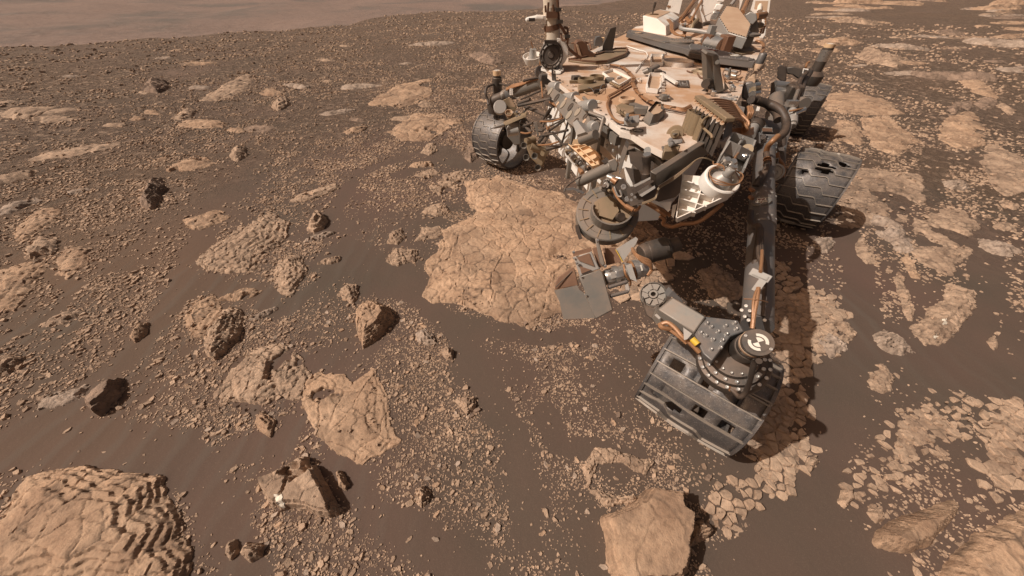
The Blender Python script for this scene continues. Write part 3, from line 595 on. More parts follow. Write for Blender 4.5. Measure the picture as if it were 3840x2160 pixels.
# ---------------------------------------------------------------- deck and body
deck_px = [F(450,890), F(560,950), A(880,225), A(1000,320), A(1250,520), A(1430,640), A(1700,850), C(220,410), C(350,440), C(470,520), C(580,580), C(700,640), C(890,700), C(1120,550), C(1230,500), C(1400,540), B(1160,1180), B(1250,1010), B(1270,900), B(1340,700), B(1420,640), B(1490,450), B(1440,330), B(600,200), B(100,290), F(1530,440), F(1120,640), F(770,750)]
deck = cb('deck', 'deck', deck_px, ZD, .022, bevel=.004)
top = [Pz(p, ZD) for p in deck_px]; cen = sum(top, Vector())/len(top)
seam = MB()
for k in range(8):
    a, b = top[k], top[k+1]
    for i in range(4):
        p = a.lerp(b, i/4); q = p+(cen-p).normalized()*.025; seam.cyl(q, q+Vector((0, 0, .004)), .005, n=8)
part(seam, 'deck_edge_screws', 'grey', deck)['kind'] = 'stuff'
body_px = [F(480,880), A(890,245), A(1260,540), A(1700,870), C(230,430), C(420,500), C(1000,480), B(1130,1150), B(1235,1000), B(1330,705), B(1400,640), B(1460,450), B(600,260), B(120,320), F(1500,460), F(1100,650), F(780,760)]
bt = [Pz(p, ZD-.022) for p in body_px]; bt = [p+(cen-p).normalized()*.05 for p in bt]
body = part(MB().prism(bt, (0, 0, -.40)), 'body', 'white', bevel=.01)
def front(px, z): return Pz(px, z)
# front face dressings: grey panel strips and bolts along the front edge
fb = [Pz(A(1100,460), ZD-.03), Pz(C(200,430), ZD-.03)]; nf = Vector((-(fb[1]-fb[0]).y, (fb[1]-fb[0]).x, 0)).normalized(); nf = -nf if nf.x > 0 else nf
mb = MB()
for k in range(9):
    p = fb[0].lerp(fb[1], k/8); part(MB().box(p+nf*.01+Vector((0, 0, -.02)), nf*.012, (fb[1]-fb[0]).normalized()*.03, (0, 0, .018)), 'edge_clip', 'grey', body)
bolts(body, [fb[0].lerp(fb[1], k/10)+nf*.004+Vector((0, 0, -.07)) for k in range(11)], nf, .008, .006)
for k in (.25, .55, .8):
    p = fb[0].lerp(fb[1], k); part(MB().box(p+nf*.006+Vector((0, 0, -.22)), nf*.01, (fb[1]-fb[0]).normalized()*.012, (0, 0, .17)), 'front_rib', 'grey', body)
# ---------------------------------------------------------------- mast
mbp = Pz(F(600,900), ZD); my = mbp.y
mast_b = Py(F(600,560), my+.02); mast_t = Py(F(565,-10), my+.02); up = (mast_t-mast_b).normalized(); mtop = mast_b+up*.95
mast = part(MB().lathe(mast_b, up, [(0, 0), (.052, 0), (.05, .03), (.042, .07), (.042, .12), (.046, .12), (.046, .17), (.042, .17), (.042, .95), (0, .95)], 28), 'mast', 'cream_paint', smooth=.5)
cyl('mast_flange', 'white', mast_b-up*.012, mast_b+up*.012, .06, parent=mast, k=1)
cyl('mast_collar', 'brown', mast_b+up*.065, mast_b+up*.09, .0475, parent=mast, k=1)
part(MB().box(mtop+up*.12, (.2, 0, 0), (0, .12, 0), (0, 0, .12)), 'camera_head', 'white', mast, bevel=.02)
cyl('camera_head_lens', 'black', mtop+up*.14+Vector((-.05, -.12, 0)), mtop+up*.14+Vector((-.05, -.16, 0)), .055, parent=mast)
for k, (a, b) in enumerate(((F(540,30), F(530,200)), (F(600,60), F(610,190)), (F(500,70), F(505,160)))): tube('mast_stain_strap', 'brown', [Py(a, my-.03), Py(b, my-.03)], .011, mast, flat=.3)
part(MB().box(Py(F(585,190), my-.028), (.032, 0, 0), (0, .012, 0), (0, 0, .014)), 'mast_clamp', 'brown', mast)
tube('mast_cable', 'brown', [Py(F(655,-60), my-.02), Py(F(665,120), my-.02), Py(F(680,290), my-.03), Py(F(740,400), my-.03), Py(F(790,500), my-.02), Py(F(785,600), my), Py(F(860,680), my), Py(F(970,755), my)], .014, mast, 10, .45)
tube('mast_cable', 'brown', [Py(F(700,430), my-.02), Py(F(720,520), my-.04), Py(F(770,500), my-.03), Py(F(790,380), my), Py(F(740,350), my)], .012, mast, 10, .5)
for p in (F(670,125), F(690,280), F(785,470)): part(MB().box(Py(p, my-.035), (.016, 0, 0), (0, .01, 0), (0, 0, .008)), 'cable_clip', 'dark', mast)
# boom and its sensor
boom = part(MB().cyl(Py(F(470,240), my), Py(F(380,235), my), .016).cyl(Py(F(400,238), my), Py(F(260,258), my), .016, .012).cyl(Py(F(260,258), my), Py(F(244,262), my), .012, .006), 'wind_boom', 'white')
part(MB().box(Py(F(480,255), my), (.014, 0, 0), (0, .012, 0), (0, 0, .02)), 'boom_bracket', 'white', boom, bevel=.003)
part(MB().box(Py(F(325,255), my-.015), (.018, 0, 0), (0, .006, 0), (0, 0, .008)), 'boom_sensor', 'dark', boom)
# mast base housing, drum, ribs
hb = part(MB().cyl(Py(F(640,690), my+.02)+Vector((-.01, .1, 0)), Py(F(640,690), my-.03), .075).prism([Py(F(500,570), my-.02), Py(F(760,570), my-.02), Py(F(790,700), my-.02), Py(F(720,850), my-.02), Py(F(470,850), my-.02), Py(F(460,700), my-.02)], (0, .09, 0)), 'mast_base', 'white', bevel=.004)
dr, n0 = Py(F(575,715), my-.05), Vector((-.12, -.95, .25)).normalized()
drum = part(MB().lathe(dr-n0*.03, n0, [(0, 0), (.072, 0), (.072, .04), (.066, .046), (.058, .042), (.05, .046), (.045, .04), (.02, .04), (.016, .048), (0, .048)], 28), 'mast_drive_drum', 'dark')
for k in range(12):
    a = k*math.pi/6; x, y, z = frame(n0); bolts(drum, [dr+n0*.014+x*.062*math.cos(a)+y*.062*math.sin(a)], n0, .005, .006, 'drum_bolt', 'grey')
part(MB().box(dr+Vector((-.01, -.02, .068)), (.036, 0, 0), (0, .014, 0), (0, 0, .008)), 'drum_lug', 'black', drum)
mbpl = part(MB().prism([Pz(p, ZD+.012) for p in (F(445,880), F(560,905), F(700,925), F(745,895), F(640,845), F(480,840))], (0, 0, -.014)), 'mast_foot_plate', 'white')
for a, b, c in ((F(635,905), F(650,780), F(670,910)), (F(690,905), F(690,720), F(730,900)), (F(455,870), F(465,760), F(485,880))): plate('foot_rib', 'white', [a, b, c], 2.0, .012, mbpl)
bolts(mbpl, [Pz(p, ZD+.013) for p in (F(520,895), F(600,912), F(685,912), F(725,895))], (0, 0, 1), .007, .008)
# white dish beside the mast
dc = Py(F(335,770), my+.05); dish = part(MB().lathe(dc, (-.1, -.2, .95), [(0, -.02), (.045, -.02), (.06, .012), (.062, .022), (.057, .022), (.05, .006), (0, .004)], 30), 'antenna_dish', 'white')
part(MB().lathe(dc+Vector((0, 0, .004)), (0, -.1, 1), [(.032, 0), (.024, .02), (.02, .045), (.02, .052), (0, .052)], 18), 'antenna_cone', 'lgrey', dish)
tube('antenna_cable', 'copper', [dc+Vector((.0, 0, .05)), Py(F(330,590), my+.05), Py(F(315,540), my+.05)], .006, dish); tube('antenna_cable', 'copper', [Py(F(425,700), my), Py(F(435,760), my-.02), Py(F(430,840), my-.03)], .008, dish)
# ---------------------------------------------------------------- deck furniture
def standing(name, mat, px, th, base, parent=rover, bevel=.002):
    y0 = Pz(base, ZD).y; return part(MB().prism([Py(p, y0) for p in px], (0, th, 0)), name, mat, parent, bevel)
gus = standing('stowage_bracket', 'dark', [F(1200,690), F(1365,690), F(1420,345), F(1340,365)], .035, F(1300,700)); standing('bracket_foot', 'dark', [F(1170,705), F(1380,705), F(1390,665), F(1180,665)], .06, F(1280,710), gus)
tray = cb('oval_tray', 'bronze', [F(795,775), F(1000,745), F(1180,705), F(1400,635), F(1550,630), F(1575,660), F(1530,715), F(1300,800), F(1150,810), F(980,798)], ZD+.012, .012, bevel=.003)
part(MB().wall([Pz(p, ZD+.012) for p in (F(795,775), F(1000,745), F(1180,705), F(1400,635), F(1550,630), F(1575,660), F(1530,715), F(1300,800), F(1150,810), F(980,798))], .01, .008), 'tray_rim', 'brown', tray)
hump = standing('cable_hood', 'brown', [F(900,760), F(1120,752), F(1150,705), F(1060,660), F(1040,570), F(980,530), F(920,535), F(890,570)], .1, F(1000,765)); standing('hood_rib', 'tan', [F(895,570), F(925,580), F(975,740), F(940,745)], -.006, F(1000,765), hump)
tube('hood_strap', 'brown', [Pz(F(840,560), ZD+.03), Pz(F(920,545), ZD+.06), Pz(F(1060,560), ZD+.05), Pz(F(1090,640), ZD+.02)], .012, hump)
standing('deck_box', 'blue', [F(1140,600), F(1235,595), F(1245,500), F(1210,470), F(1160,480), F(1140,540)], .05, F(1190,610))
standing('deck_box', 'gold', [F(1232,590), F(1275,580), F(1270,485), F(1235,490)], .04, F(1240,600))
plate('white_step', 'white', [F(1070,670), F(1240,590), F(1240,640), F(1110,690)], 2.45, .03)
def ring(name, mat, c, r, h, t=.006, floor=None, parent=rover, z=ZD, sq=1):
    o = part(MB().lathe(c, (0, 0, 1), [(r, 0), (r, h), (r-t, h), (r-t, .006), (0, .006)], 30), name, mat, parent); return o
inl = part(MB().prism([Pz(p, ZD+.028) for p in (F(925,1065), F(1100,1030), F(1275,1000), F(1285,1055), F(1120,1100), F(935,1130))], (0, 0, -.028)), 'sample_inlet', 'bronze', bevel=.004)
ring('inlet_ring', 'bronze', Pz(F(1025,1030), ZD+.028), .043, .028, parent=inl); ring('inlet_ring', 'bronze', Pz(F(1165,995), ZD+.028), .040, .028, parent=inl)
part(MB().box(Pz(F(905,985), ZD+.025), (.024, .005, 0), (-.005, .02, 0), (0, 0, .018)), 'inlet_motor', 'dark', inl, bevel=.003); part(MB().box(Pz(F(885,1045), ZD+.012), (.03, 0, 0), (0, .01, 0), (0, 0, .01)), 'inlet_motor', 'bronze', inl)
part(MB().box(Pz(F(1335,1010), ZD+.02), (.022, -.008, 0), (.008, .02, 0), (0, 0, .014)), 'inlet_motor', 'grey', inl, bevel=.003); part(MB().box(Pz(F(1165,1165), ZD+.015), (.012, 0, 0), (0, .01, 0), (0, 0, .016)), 'inlet_latch', 'black', inl)
tube('inlet_wire', 'bronze', [Pz(F(950,1140), ZD+.01), Pz(F(1060,1200), ZD+.01), Pz(F(1180,1195), ZD+.01), Pz(F(1260,1130), ZD+.01)], .006, inl); tube('inlet_wire', 'silver', [Pz(F(1050,1090), ZD+.03), Pz(F(1110,1110), ZD+.035), Pz(F(1130,1160), ZD+.03)], .003, inl); tube('inlet_wire', 'silver', [Pz(F(1210,1140), ZD+.03), Pz(F(1230,1060), ZD+.05), Pz(F(1250,1050), ZD+.03)], .003, inl)
pan = part(MB().lathe(Pz(F(1245,895), ZD), (0, 0, 1), [(.048, 0), (.044, .012), (.03, .014), (.022, .022), (0, .022)], 12), 'round_port', 'tan')
for k in range(8): bolts(pan, [Pz(F(1245,895), ZD)+Vector((.038*math.cos(k*.785), .038*math.sin(k*.785), .013))], (0, 0, 1), .004, .005)
def tub(name, px, h, mat='white', floor='tan', t=.006, bevel=0):
    q = [Pz(p, ZD+.002) for p in px]; o = part(MB().wall(q, h, t), name, mat); part(MB().prism([p+Vector((0, 0, .004)) for p in q], (0, 0, -.003)), 'tub_floor', floor, o); return o
tb = tub('recessed_tray', [F(1235,965), F(1370,920), F(1610,1040), F(1440,1140)], .024); part(MB().prism([Pz(F(1420,1020), ZD+.004), Pz(F(1480,1000), ZD+.004), Pz(F(1485,1006), ZD+.004), Pz(F(1425,1026), ZD+.004)], (0, 0, .02)), 'tray_divider', 'white', tb)
def coil(name, p0, p1, r, n, parent=rover):
    r *= .62; o = part(MB().cyl(p0, p1, r*.8), name, 'copper', parent)
    for k in range(n):
        c = Vector(p0).lerp(Vector(p1), (k+.5)/n); d = (Vector(p1)-Vector(p0)).normalized(); w = (Vector(p1)-Vector(p0)).length/n*.33; part(MB().cyl(c-d*w, c+d*w, r, n=14), 'coil_band', 'bronze', o)
    return o
coil('connector', Pz(F(1350,1045), ZD+.025), Pz(F(1490,1110), ZD+.022), .02, 6)
in2 = part(MB().prism([Pz(p, ZD+.03) for p in (C(190,95), C(240,70), C(385,110), C(380,165), C(300,185), C(200,130))], (0, 0, -.03)), 'sample_inlet', 'bronze', bevel=.004)
part(MB().lathe(Pz(C(295,55), ZD+.03), (0, 0, 1), [(.036, 0), (.036, .022), (.031, .022), (.031, .005), (0, .005)], 30), 'inlet_ring', 'tan', in2); part(MB().prism([Pz(p, ZD+.034) for p in (C(330,60), C(400,65), C(480,95), C(460,105), C(380,95), C(320,90))], (0, 0, -.008)), 'inlet_cover', 'grey', in2)
part(MB().box(Pz(C(450,150), ZD+.03), (.026, -.008, 0), (.008, .02, 0), (0, 0, .022)), 'inlet_motor', 'grey', in2, bevel=.003); coil('inlet_coil', Pz(C(330,215), ZD+.03), Pz(C(440,215), ZD+.03), .022, 6, in2)
for a, b in ((C(170,110), C(270,190)), (C(180,185), C(260,215)), (C(200,150), C(330,150)), (C(240,120), C(230,200))): tube('inlet_wire', 'bronze', [Pz(a, ZD+.02), Pz(C(220,160), ZD+.035), Pz(b, ZD+.02)], .004, in2)
oc = [C(465,290), C(520,220), C(580,150), C(650,165), C(660,210), C(690,230), C(690,260), C(620,325), C(540,345)]; ob = [Pz(p, ZD) for p in oc]; oc_ = sum(ob, Vector())/len(ob)
octo = part(MB().add(ob+[oc_+(p-oc_)*.78+Vector((0, 0, .05)) for p in ob], [[i, (i+1) % 9, (i+1) % 9+9, i+9] for i in range(9)]), 'octagonal_tub', 'grey'); part(MB().prism([oc_+(p-oc_)*.76+Vector((0, 0, .03)) for p in ob], (0, 0, -.004)), 'tub_floor', 'tan', octo); part(MB().prism([oc_+(p-oc_)*1.1+Vector((0, 0, .004)) for p in ob], (0, 0, -.005)), 'tub_flange', 'grey', octo)
tub('bean_tray', [B(235,830), B(385,835), B(392,930), B(362,955), B(365,985), B(330,1020), B(210,1005), B(203,950)], .034); tub('square_tray', [B(255,620), B(385,620), B(390,720), B(255,718)], .034)
part(MB().box(Pz(B(412,790), ZD+.03), (.008, .0, 0), (0, .2, 0), (0, 0, .008)), 'ladder_bracket', 'white')
for k in range(5): part(MB().box(Pz(B(395,835+k*32), ZD+.025), (.012, 0, 0), (0, .005, 0), (0, 0, .008)), 'ladder_rung', 'white')
dd = Pz(B(548,705), ZD); part(MB().lathe(dd, (0, 0, 1), [(.098, 0), (.098, .04), (.092, .04), (.092, .012), (0, .012)], 36), 'round_dish', 'deck')
cm = part(MB().cyl(Pz(B(190,760), ZD+.03), Pz(B(255,720), ZD+.05), .02, .024).cyl(Pz(B(255,720), ZD+.05), Pz(B(345,670), ZD+.06), .018), 'sensor_turret', 'grey'); cyl('sensor_collar', 'dark', Pz(B(270,712), ZD+.05), Pz(B(300,695), ZD+.055), .03, parent=cm); part(MB().box(Pz(B(335,765), ZD+.03), (.022, 0, 0), (0, .02, 0), (0, 0, .024)), 'sensor_box', 'dark', cm, bevel=.003); part(MB().lathe(Pz(B(330,790), ZD), (0, 0, 1), [(.05, 0), (.05, .008), (0, .008)], 24), 'sensor_base', 'dark', cm)
for p in (B(400,610), B(385,940), B(420,590)): part(MB().lathe(Pz(p, ZD+.01), (0, 0, 1), [(.012, 0), (.012, .012), (.007, .014), (.007, .024), (0, .024)], 12), 'deck_post', 'silver')
pb = part(MB().box(Pz(B(410,1030), ZD+.025), (.014, 0, 0), (0, .02, 0), (0, 0, .016)), 'post_block', 'grey', bevel=.003); part(MB().box(Pz(B(410,1060), ZD+.003), (.034, 0, 0), (0, .028, 0), (0, 0, .004)), 'block_foot', 'dark', pb); bolts(pb, [Pz(p, ZD+.008) for p in (B(362,1035), B(360,1070), B(455,1045), B(458,1072))], (0, 0, 1), .006, .006)
chip = cb('chip_plate', 'dark', [B(540,872), B(675,872), B(685,945), B(560,940)], ZD+.006, .006); part(MB().wall([Pz(p, ZD+.0065) for p in (B(570,882), B(655,882), B(662,935), B(580,932))], .002, .003), 'chip_frame', 'lgrey', chip); part(MB().prism([Pz(p, ZD+.0065) for p in (B(598,895), B(612,895), B(614,912), B(640,912), B(642,922), B(600,922))], (0, 0, .002)), 'chip_mark', 'lgrey', chip)
part(MB().lathe(Pz(B(835,795), ZD), (0, 0, 1), [(.075, 0), (.072, .014), (.055, .016), (.05, .03), (.035, .03), (.03, .012), (0, .012)], 30), 'ring_flange', 'bronze')
marker(Pz(F(655,950), ZD+.001), (0, 0, 1), .03, deck); marker(Pz(A(1145,355), ZD+.001), (0, 0, 1), .026, deck, 'tan', 'deck'); marker(Pz(A(1410,530), ZD+.001), (0, 0, 1), .024, deck, 'tan', 'cream'); marker(Pz(C(412,402), ZD+.001), (0, 0, 1), .021, deck)
kb = part(MB().cyl(Pz(C(815,440), ZD), Pz(C(815,440), ZD+.032), .0145).cyl(Pz(C(815,440), ZD), Pz(C(815,440), ZD+.004), .03), 'calibration_knob', 'bronze', bevel=.002); part(MB().box(Pz(C(815,440), ZD+.033), (.006, .003, 0), (-.002, .004, 0), (0, 0, .002)), 'knob_slot', 'grey', kb)
# arm parking bracket standing on the deck
yb = Pz(B(960,1020), ZD).y
br = part(MB().prism([Py(p, yb) for p in (B(930,600), B(1000,590), B(1062,985), B(965,1020))], (-.008, .05, .01)), 'parking_bracket', 'grey', bevel=.004); part(MB().prism([Py(p, yb+.012) for p in (B(865,585), B(930,600), B(965,1020), B(880,960))], (-.01, .03, 0)), 'bracket_side', 'grey', br)
part(MB().prism([Py(p, yb-.006) for p in (B(985,590), B(880,568), B(862,590), B(925,612))], (0, .06, .006)), 'bracket_cap', 'grey', br)
plate('bracket_gusset', 'grey', [B(1060,880), B(1115,965), B(950,1040), B(930,1010), B(1060,970)], 1.60, .02, br); plate('bracket_gusset', 'dark', [B(905,880), B(900,1020), B(800,1000), B(880,930)], 1.62, .02, br)
nb_ = Vector((-.3, -.85, .35)).normalized(); cyl('bracket_button', 'grey', Py(B(978,682), yb+.004), Py(B(978,682), yb+.004)+nb_*.012, .016, parent=br); cyl('bracket_motor', 'dark', Py(B(905,885), yb+.03), Py(B(855,910), yb-.02), .032, parent=br)
bolts(br, [Pz(p, ZD+.004) for p in (B(935,1035), B(905,1010), B(1130,965), B(1145,985))], (0, 0, 1), .012, .02)
for p, r_ in ((B(1085,1078), .032), (B(1112,1042), .012), (B(1178,1062), .012), (B(1165,1092), .012), (B(1240,936), .012), (B(1125,902), .012)): part(MB().lathe(Pz(p, ZD), (0, 0, 1), [(r_, 0), (r_, .005), (r_*.6, .007), (r_*.5, .004), (0, .004)], 16), 'deck_fitting', 'lgrey')
for a, b in ((B(1075,755), B(1120,770)), (B(1140,775), B(1200,790)), (B(1140,820), B(1190,830)), (B(1080,830), B(1110,850))): cyl('cable_plug', 'silver', Pz(a, ZD+.03), Pz(b, ZD+.03), .013)
tube('plug_wire', 'brown', [Pz(B(1060,760), ZD+.02), Pz(B(1045,810), ZD+.02), Pz(B(1080,860), ZD+.02), Pz(B(1180,860), ZD+.02), Pz(B(1245,880), ZD+.01)], .006); tube('plug_wire', 'brown', [Pz(B(1200,790), ZD+.03), Pz(B(1240,770), ZD+.03), Pz(B(1230,810), ZD+.02), Pz(B(1185,830), ZD+.03)], .005); standing('plug_stand', 'grey', [B(1095,850), B(1130,850), B(1140,735), B(1125,740)], .012, B(1110,855))
tube('deck_wire', 'white', [Pz(B(0,500), ZD+.008), Pz(B(120,540), ZD+.008), Pz(B(200,560), ZD+.008), Pz(B(225,610), ZD+.008), Pz(B(170,680), ZD+.008), Pz(B(90,780), ZD+.008)], .006); tube('deck_wire', 'white', [Pz(B(110,860), ZD+.01), Pz(B(150,850), ZD+.01), Pz(B(140,885), ZD+.01), Pz(B(115,870), ZD+.01)], .004); tube('deck_wire', 'brown', [Pz(B(655,770), ZD+.006), Pz(B(700,785), ZD+.006), Pz(B(760,790), ZD+.006), Pz(B(800,840), ZD+.006), Pz(B(870,855), ZD+.006)], .007)
# copper cable bundle over the deck
main = [F(1350,830), F(1480,855), F(1580,930), F(1640,1010), B(60,890), B(95,960), B(150,1030), B(250,1095), B(370,1140), B(500,1165), B(620,1185), B(700,1150)]
for k in range(6):
    off = (k-2.5); tube('cable', 'copper', [Pz((p[0]+off*2.2*(1-.3*i/12), p[1]+abs(off)*.8+off*(i > 5)*2.0), ZD+.012+.005*(k % 2)) for i, p in enumerate(main)], .0075 if k % 2 else .006)
loop = [B(60,895), F(1500,1135), F(1400,1195), F(1310,1245), C(95,60), C(75,120), C(100,205), C(150,275), C(215,312), C(280,318)]
for k in range(2): tube('cable', 'copper', [Pz((p[0]+k*3, p[1]+k*2), ZD+.012) for p in loop], .008)
for i in range(1, 10, 1):
    p = main[i]; part(MB().box(Pz(p, ZD+.022), (.013, .004, 0), (-.0006, .0022, 0), (0, 0, .0035)), 'cable_tie', 'tan')
# ---------------------------------------------------------------- balance beam across the deck
bz = ZD+.055
bm_px = [B(25,322), B(180,342), B(420,395), B(510,418), B(580,427), B(700,465), B(990,537), B(1400,642), B(1395,668), B(1000,622), B(870,592), B(690,548), B(640,522), B(470,482), B(410,466), B(0,352)]
beam = part(MB().prism([Pz(p, bz) for p in bm_px], (0, 0, -.036)), 'balance_beam', 'blue', bevel=.003)
part(MB().prism([Pz(p, bz-.036) for p in (B(440,405), B(700,465), B(690,548), B(640,522), B(470,482), B(410,466))], (0, 0, -.016)), 'beam_pivot_block', 'grey', beam)
part(MB().lathe(Pz(B(590,463), bz), (0, 0, 1), [(.095, -.01), (.095, .012), (.088, .016), (0, .016)], 32), 'beam_pivot_cap', 'grey', beam)
for k in range(18): bolts(beam, [Pz(B(590,463), bz)+Vector((.078*math.cos(k*.349), .078*math.sin(k*.349), .016))], (0, 0, 1), .005, .004)
ip = [B(700,470), B(760,480), B(990,540), B(1300,617), B(1392,643), B(1330,652), B(1000,614), B(740,555), B(680,530), B(670,500)]
part(MB().prism([Pz(p, bz+.004) for p in ip], (0, 0, -.006)), 'beam_cover', 'blue', beam); ip2 = [B(60,328), B(180,345), B(430,400), B(515,425), B(500,458), B(420,462), B(180,398), B(50,348)]; part(MB().prism([Pz(p, bz+.004) for p in ip2], (0, 0, -.006)), 'beam_cover', 'grey', beam)
rv = MB()
for pp in (ip, ip2):
    for i in range(len(pp)):
        a, b = Pz(pp[i], bz+.004), Pz(pp[(i+1) % len(pp)], bz+.004); c_ = sum((Pz(q, bz+.004) for q in pp), Vector())/len(pp); n_ = max(1, int((b-a).length/.035))
        for k in range(n_): q = a.lerp(b, k/n_); q = q+(c_-q).normalized()*.012; rv.cyl(q, q+Vector((0, 0, .003)), .0045, n=6)
part(rv, 'beam_rivets', 'lgrey', beam)['kind'] = 'stuff'
marker(Pz(B(1175,605), bz+.005), (0, 0, 1), .042, beam, 'dark', 'cream'); marker(Pz(B(128,358), bz+.005), (0, 0, 1), .042, beam, 'grey', 'tan')
part(MB().prism([Pz(p, bz-.012) for p in (B(680,570), B(860,606), B(860,618), B(685,585))], (0, -.004, -.02)), 'beam_slot', 'black', beam)
def lettering(txt, c, dx, dy, h, mat, parent, name='lettering'):
    cu = bpy.data.curves.new(name, 'FONT'); cu.body = txt; cu.size = 1; cu.align_x = 'CENTER'; cu.align_y = 'CENTER'; cu.extrude = .02; t_ = bpy.data.objects.new('tmp', cu); col.objects.link(t_)
    bpy.context.view_layer.update(); me = bpy.data.meshes.new_from_object(t_.evaluated_get(bpy.context.evaluated_depsgraph_get())); bpy.data.objects.remove(t_)
    dx = Vector(dx).normalized(); dy = Vector(dy); dy = (dy-dx*dy.dot(dx)).normalized(); dz = dx.cross(dy)
    me.transform(Matrix(((dx.x*h, dy.x*h, dz.x*h, c.x), (dx.y*h, dy.y*h, dz.y*h, c.y), (dx.z*h, dy.z*h, dz.z*h, c.z), (0, 0, 0, 1)))); finish(me, M[mat])
    o = bpy.data.objects.new(name, me); col.objects.link(o); o.parent = parent; return o
bd = Pz(B(990,537), bz)-Pz(B(700,465), bz); lettering('JPL', Pz(B(922,548), bz+.006), bd, Vector((0, 0, 1)).cross(bd), .085, 'rust', beam)
kn = part(MB().lathe(Pz(B(1440,690), ZD+.02), (0, 0, 1), [(.024, 0), (.024, .045), (.018, .055), (0, .055)], 20), 'beam_end_joint', 'blue')
ra, rb = Pd(B(1440,715), 2.28), Pd(B(1345,890), 1.88); part(MB().cyl(ra, ra.lerp(rb, .3), .034, .014).cyl(ra.lerp(rb, .3), ra.lerp(rb, .75), .012).cyl(ra.lerp(rb, .75), rb, .014, .024), 'link_rod', 'tan', bevel=.002)
# ---------------------------------------------------------------- rear: white box, dish antenna, generator
f0, f1_, r1_ = Pz(B(180,348), ZD), Pz(B(430,392), ZD), Pz(B(585,275), ZD)
nv = (f1_-f0).cross(Vector((0, 0, 1))).normalized(); wb = part(MB().prism([Pp(p, f0, nv) for p in (B(180,348), B(175,170), B(330,203), B(425,285), B(430,392))], (r1_-f1_)*.95), 'electronics_box', 'white', bevel=.006)
tp = [Pp(p, f0, nv)+Vector((0, 0, .004)) for p in (B(185,172), B(325,202))]; ex = (r1_-f1_)*.85; part(MB().prism([tp[0]+ex*.05, tp[1]+ex*.05, tp[1]+ex, tp[0]+ex], (0, 0, -.006)), 'box_lid', 'tan', wb)
ao = tp[0].lerp(tp[1], .35)+ex*.25; part(MB().box(ao, (.05, .01, 0), (-.01, .03, 0), (0, 0, .008)), 'antenna_foot', 'bronze', wb); part(MB().cyl(ao, ao+Vector((0, 0, .07)), .008).cyl(ao+Vector((0, 0, .06)), ao+Vector((0, 0, .1)), .014), 'stub_antenna', 'dark', wb)
for k in range(3): tube('box_cable', 'copper', [Pd(B(440+k*12,215), 2.9), Pd(B(475+k*12,260), 2.75), Pd(B(480+k*12,330), 2.7), Pd(B(540+k*12,380), 2.65), Pd(B(640,385+k*6), 2.6)], .011)
HG = [B(1000,190), B(1080,60), B(1210,82), B(1355,272), B(1308,415), B(1105,355)]
hp, hq, hn = plate('dish_antenna', 'lgrey', HG, [(B(1000,190), 2.62), (B(1355,272), 2.5), (B(1105,355), 2.42)], .07, bevel=.004)
hc = sum(hq, Vector())/6; part(MB().prism([hc+(q-hc)*.93+hn*.004 for q in hq], -hn*.006), 'dish_face', 'tan', hp)
for i in range(6):
    for k in range(7): bolts(hp, [hc+(hq[i].lerp(hq[(i+1) % 6], k/7)-hc)*.965+hn*.001], hn, .005, .003, 'dish_rivet', 'dark')
ped = part(MB().lathe(Pz(B(1250,555), ZD), (0, 0, 1), [(.08, 0), (.07, .02), (.05, .03), (.048, .09), (.085, .1), (.085, .112), (0, .112)], 26), 'antenna_pedestal', 'grey'); part(MB().prism([Pz(p, ZD+.01) for p in (B(1130,540), B(1240,590), B(1390,560), B(1380,500), B(1200,490))], (0, 0, -.012)), 'pedestal_plate', 'bronze', ped)
plate('gimbal_box', 'lgrey', [B(1285,165), B(1345,125), B(1410,150), B(1420,215), B(1370,270), B(1320,255)], 2.7, .1, bevel=.006); coil('gimbal_coil', Pd(B(1400,185), 2.78), Pd(B(1500,165), 2.85), .055, 5)
plate('gimbal_arm', 'grey', [B(1330,260), B(1420,220), B(1440,350), B(1360,400), B(1300,400)], 2.75, .08, bevel=.004)
gen = plate('generator_panel', 'white', [B(690,165), B(800,-20), B(850,-20), B(805,110), B(880,250), B(800,240), B(720,180)], 3.35, .04)[0]
plate('panel_leaf', 'white', [B(805,118), B(845,-20), B(1045,-20), B(960,150), B(890,248)], 3.25, .02, gen); plate('panel_leaf', 'white', [B(1185,80), B(1235,-20), B(1270,-20), B(1225,110)], 3.2, .02, gen)
for i, (a, b) in enumerate(((B(1010,20), B(1045,-40)), (B(975,110), B(1010,40)), (B(935,220), B(975,120)))): plate('cooling_cell', 'silver' if i == 2 else 'white', [(a[0]-12, a[1]), (b[0]-12, b[1]), (b[0]+16, b[1]+3), (a[0]+14, a[1]+3)], 3.1, .05, gen, bevel=.008)
for a, b in ((B(820,60), B(950,20)), (B(840,180), B(920,140))): tube('panel_seam', 'grey', [Pd(a, 3.22), Pd(b, 3.22)], .005, gen)
tube('panel_bar', 'lgrey', [Pd(B(955,150), 3.15), Pd(B(1060,-20), 3.15)], .02, gen); tube('panel_bar', 'lgrey', [Pd(B(1130,60), 3.15), Pd(B(1200,-30), 3.15)], .03, gen)
for a, b, r_ in ((B(590,205), B(760,-20), .035), (B(610,230), B(690,130), .03), (B(1255,140), B(1330,-20), .04), (B(720,190), B(830,-20), .022)): tube('insulated_pipe', 'copper', [Pd(a, 3.0), Pd(b, 3.3)], r_, gen)
lb = plate('fin_bracket', 'white', [B(425,110), B(470,-20), B(610,-20), B(570,150), B(500,130)], 3.5, .05)[0]
for k in range(6): cyl('fin_hole', 'dark', Pd(B(455+k*18,50+k*4), 3.49), Pd(B(455+k*18,50+k*4), 3.47), .018, parent=lb, k=1)
for k in range(5): cyl('fin_hole', 'copper', Pd(B(450+k*19,68+k*4), 3.49), Pd(B(450+k*19,68+k*4), 3.47), .016, parent=lb)
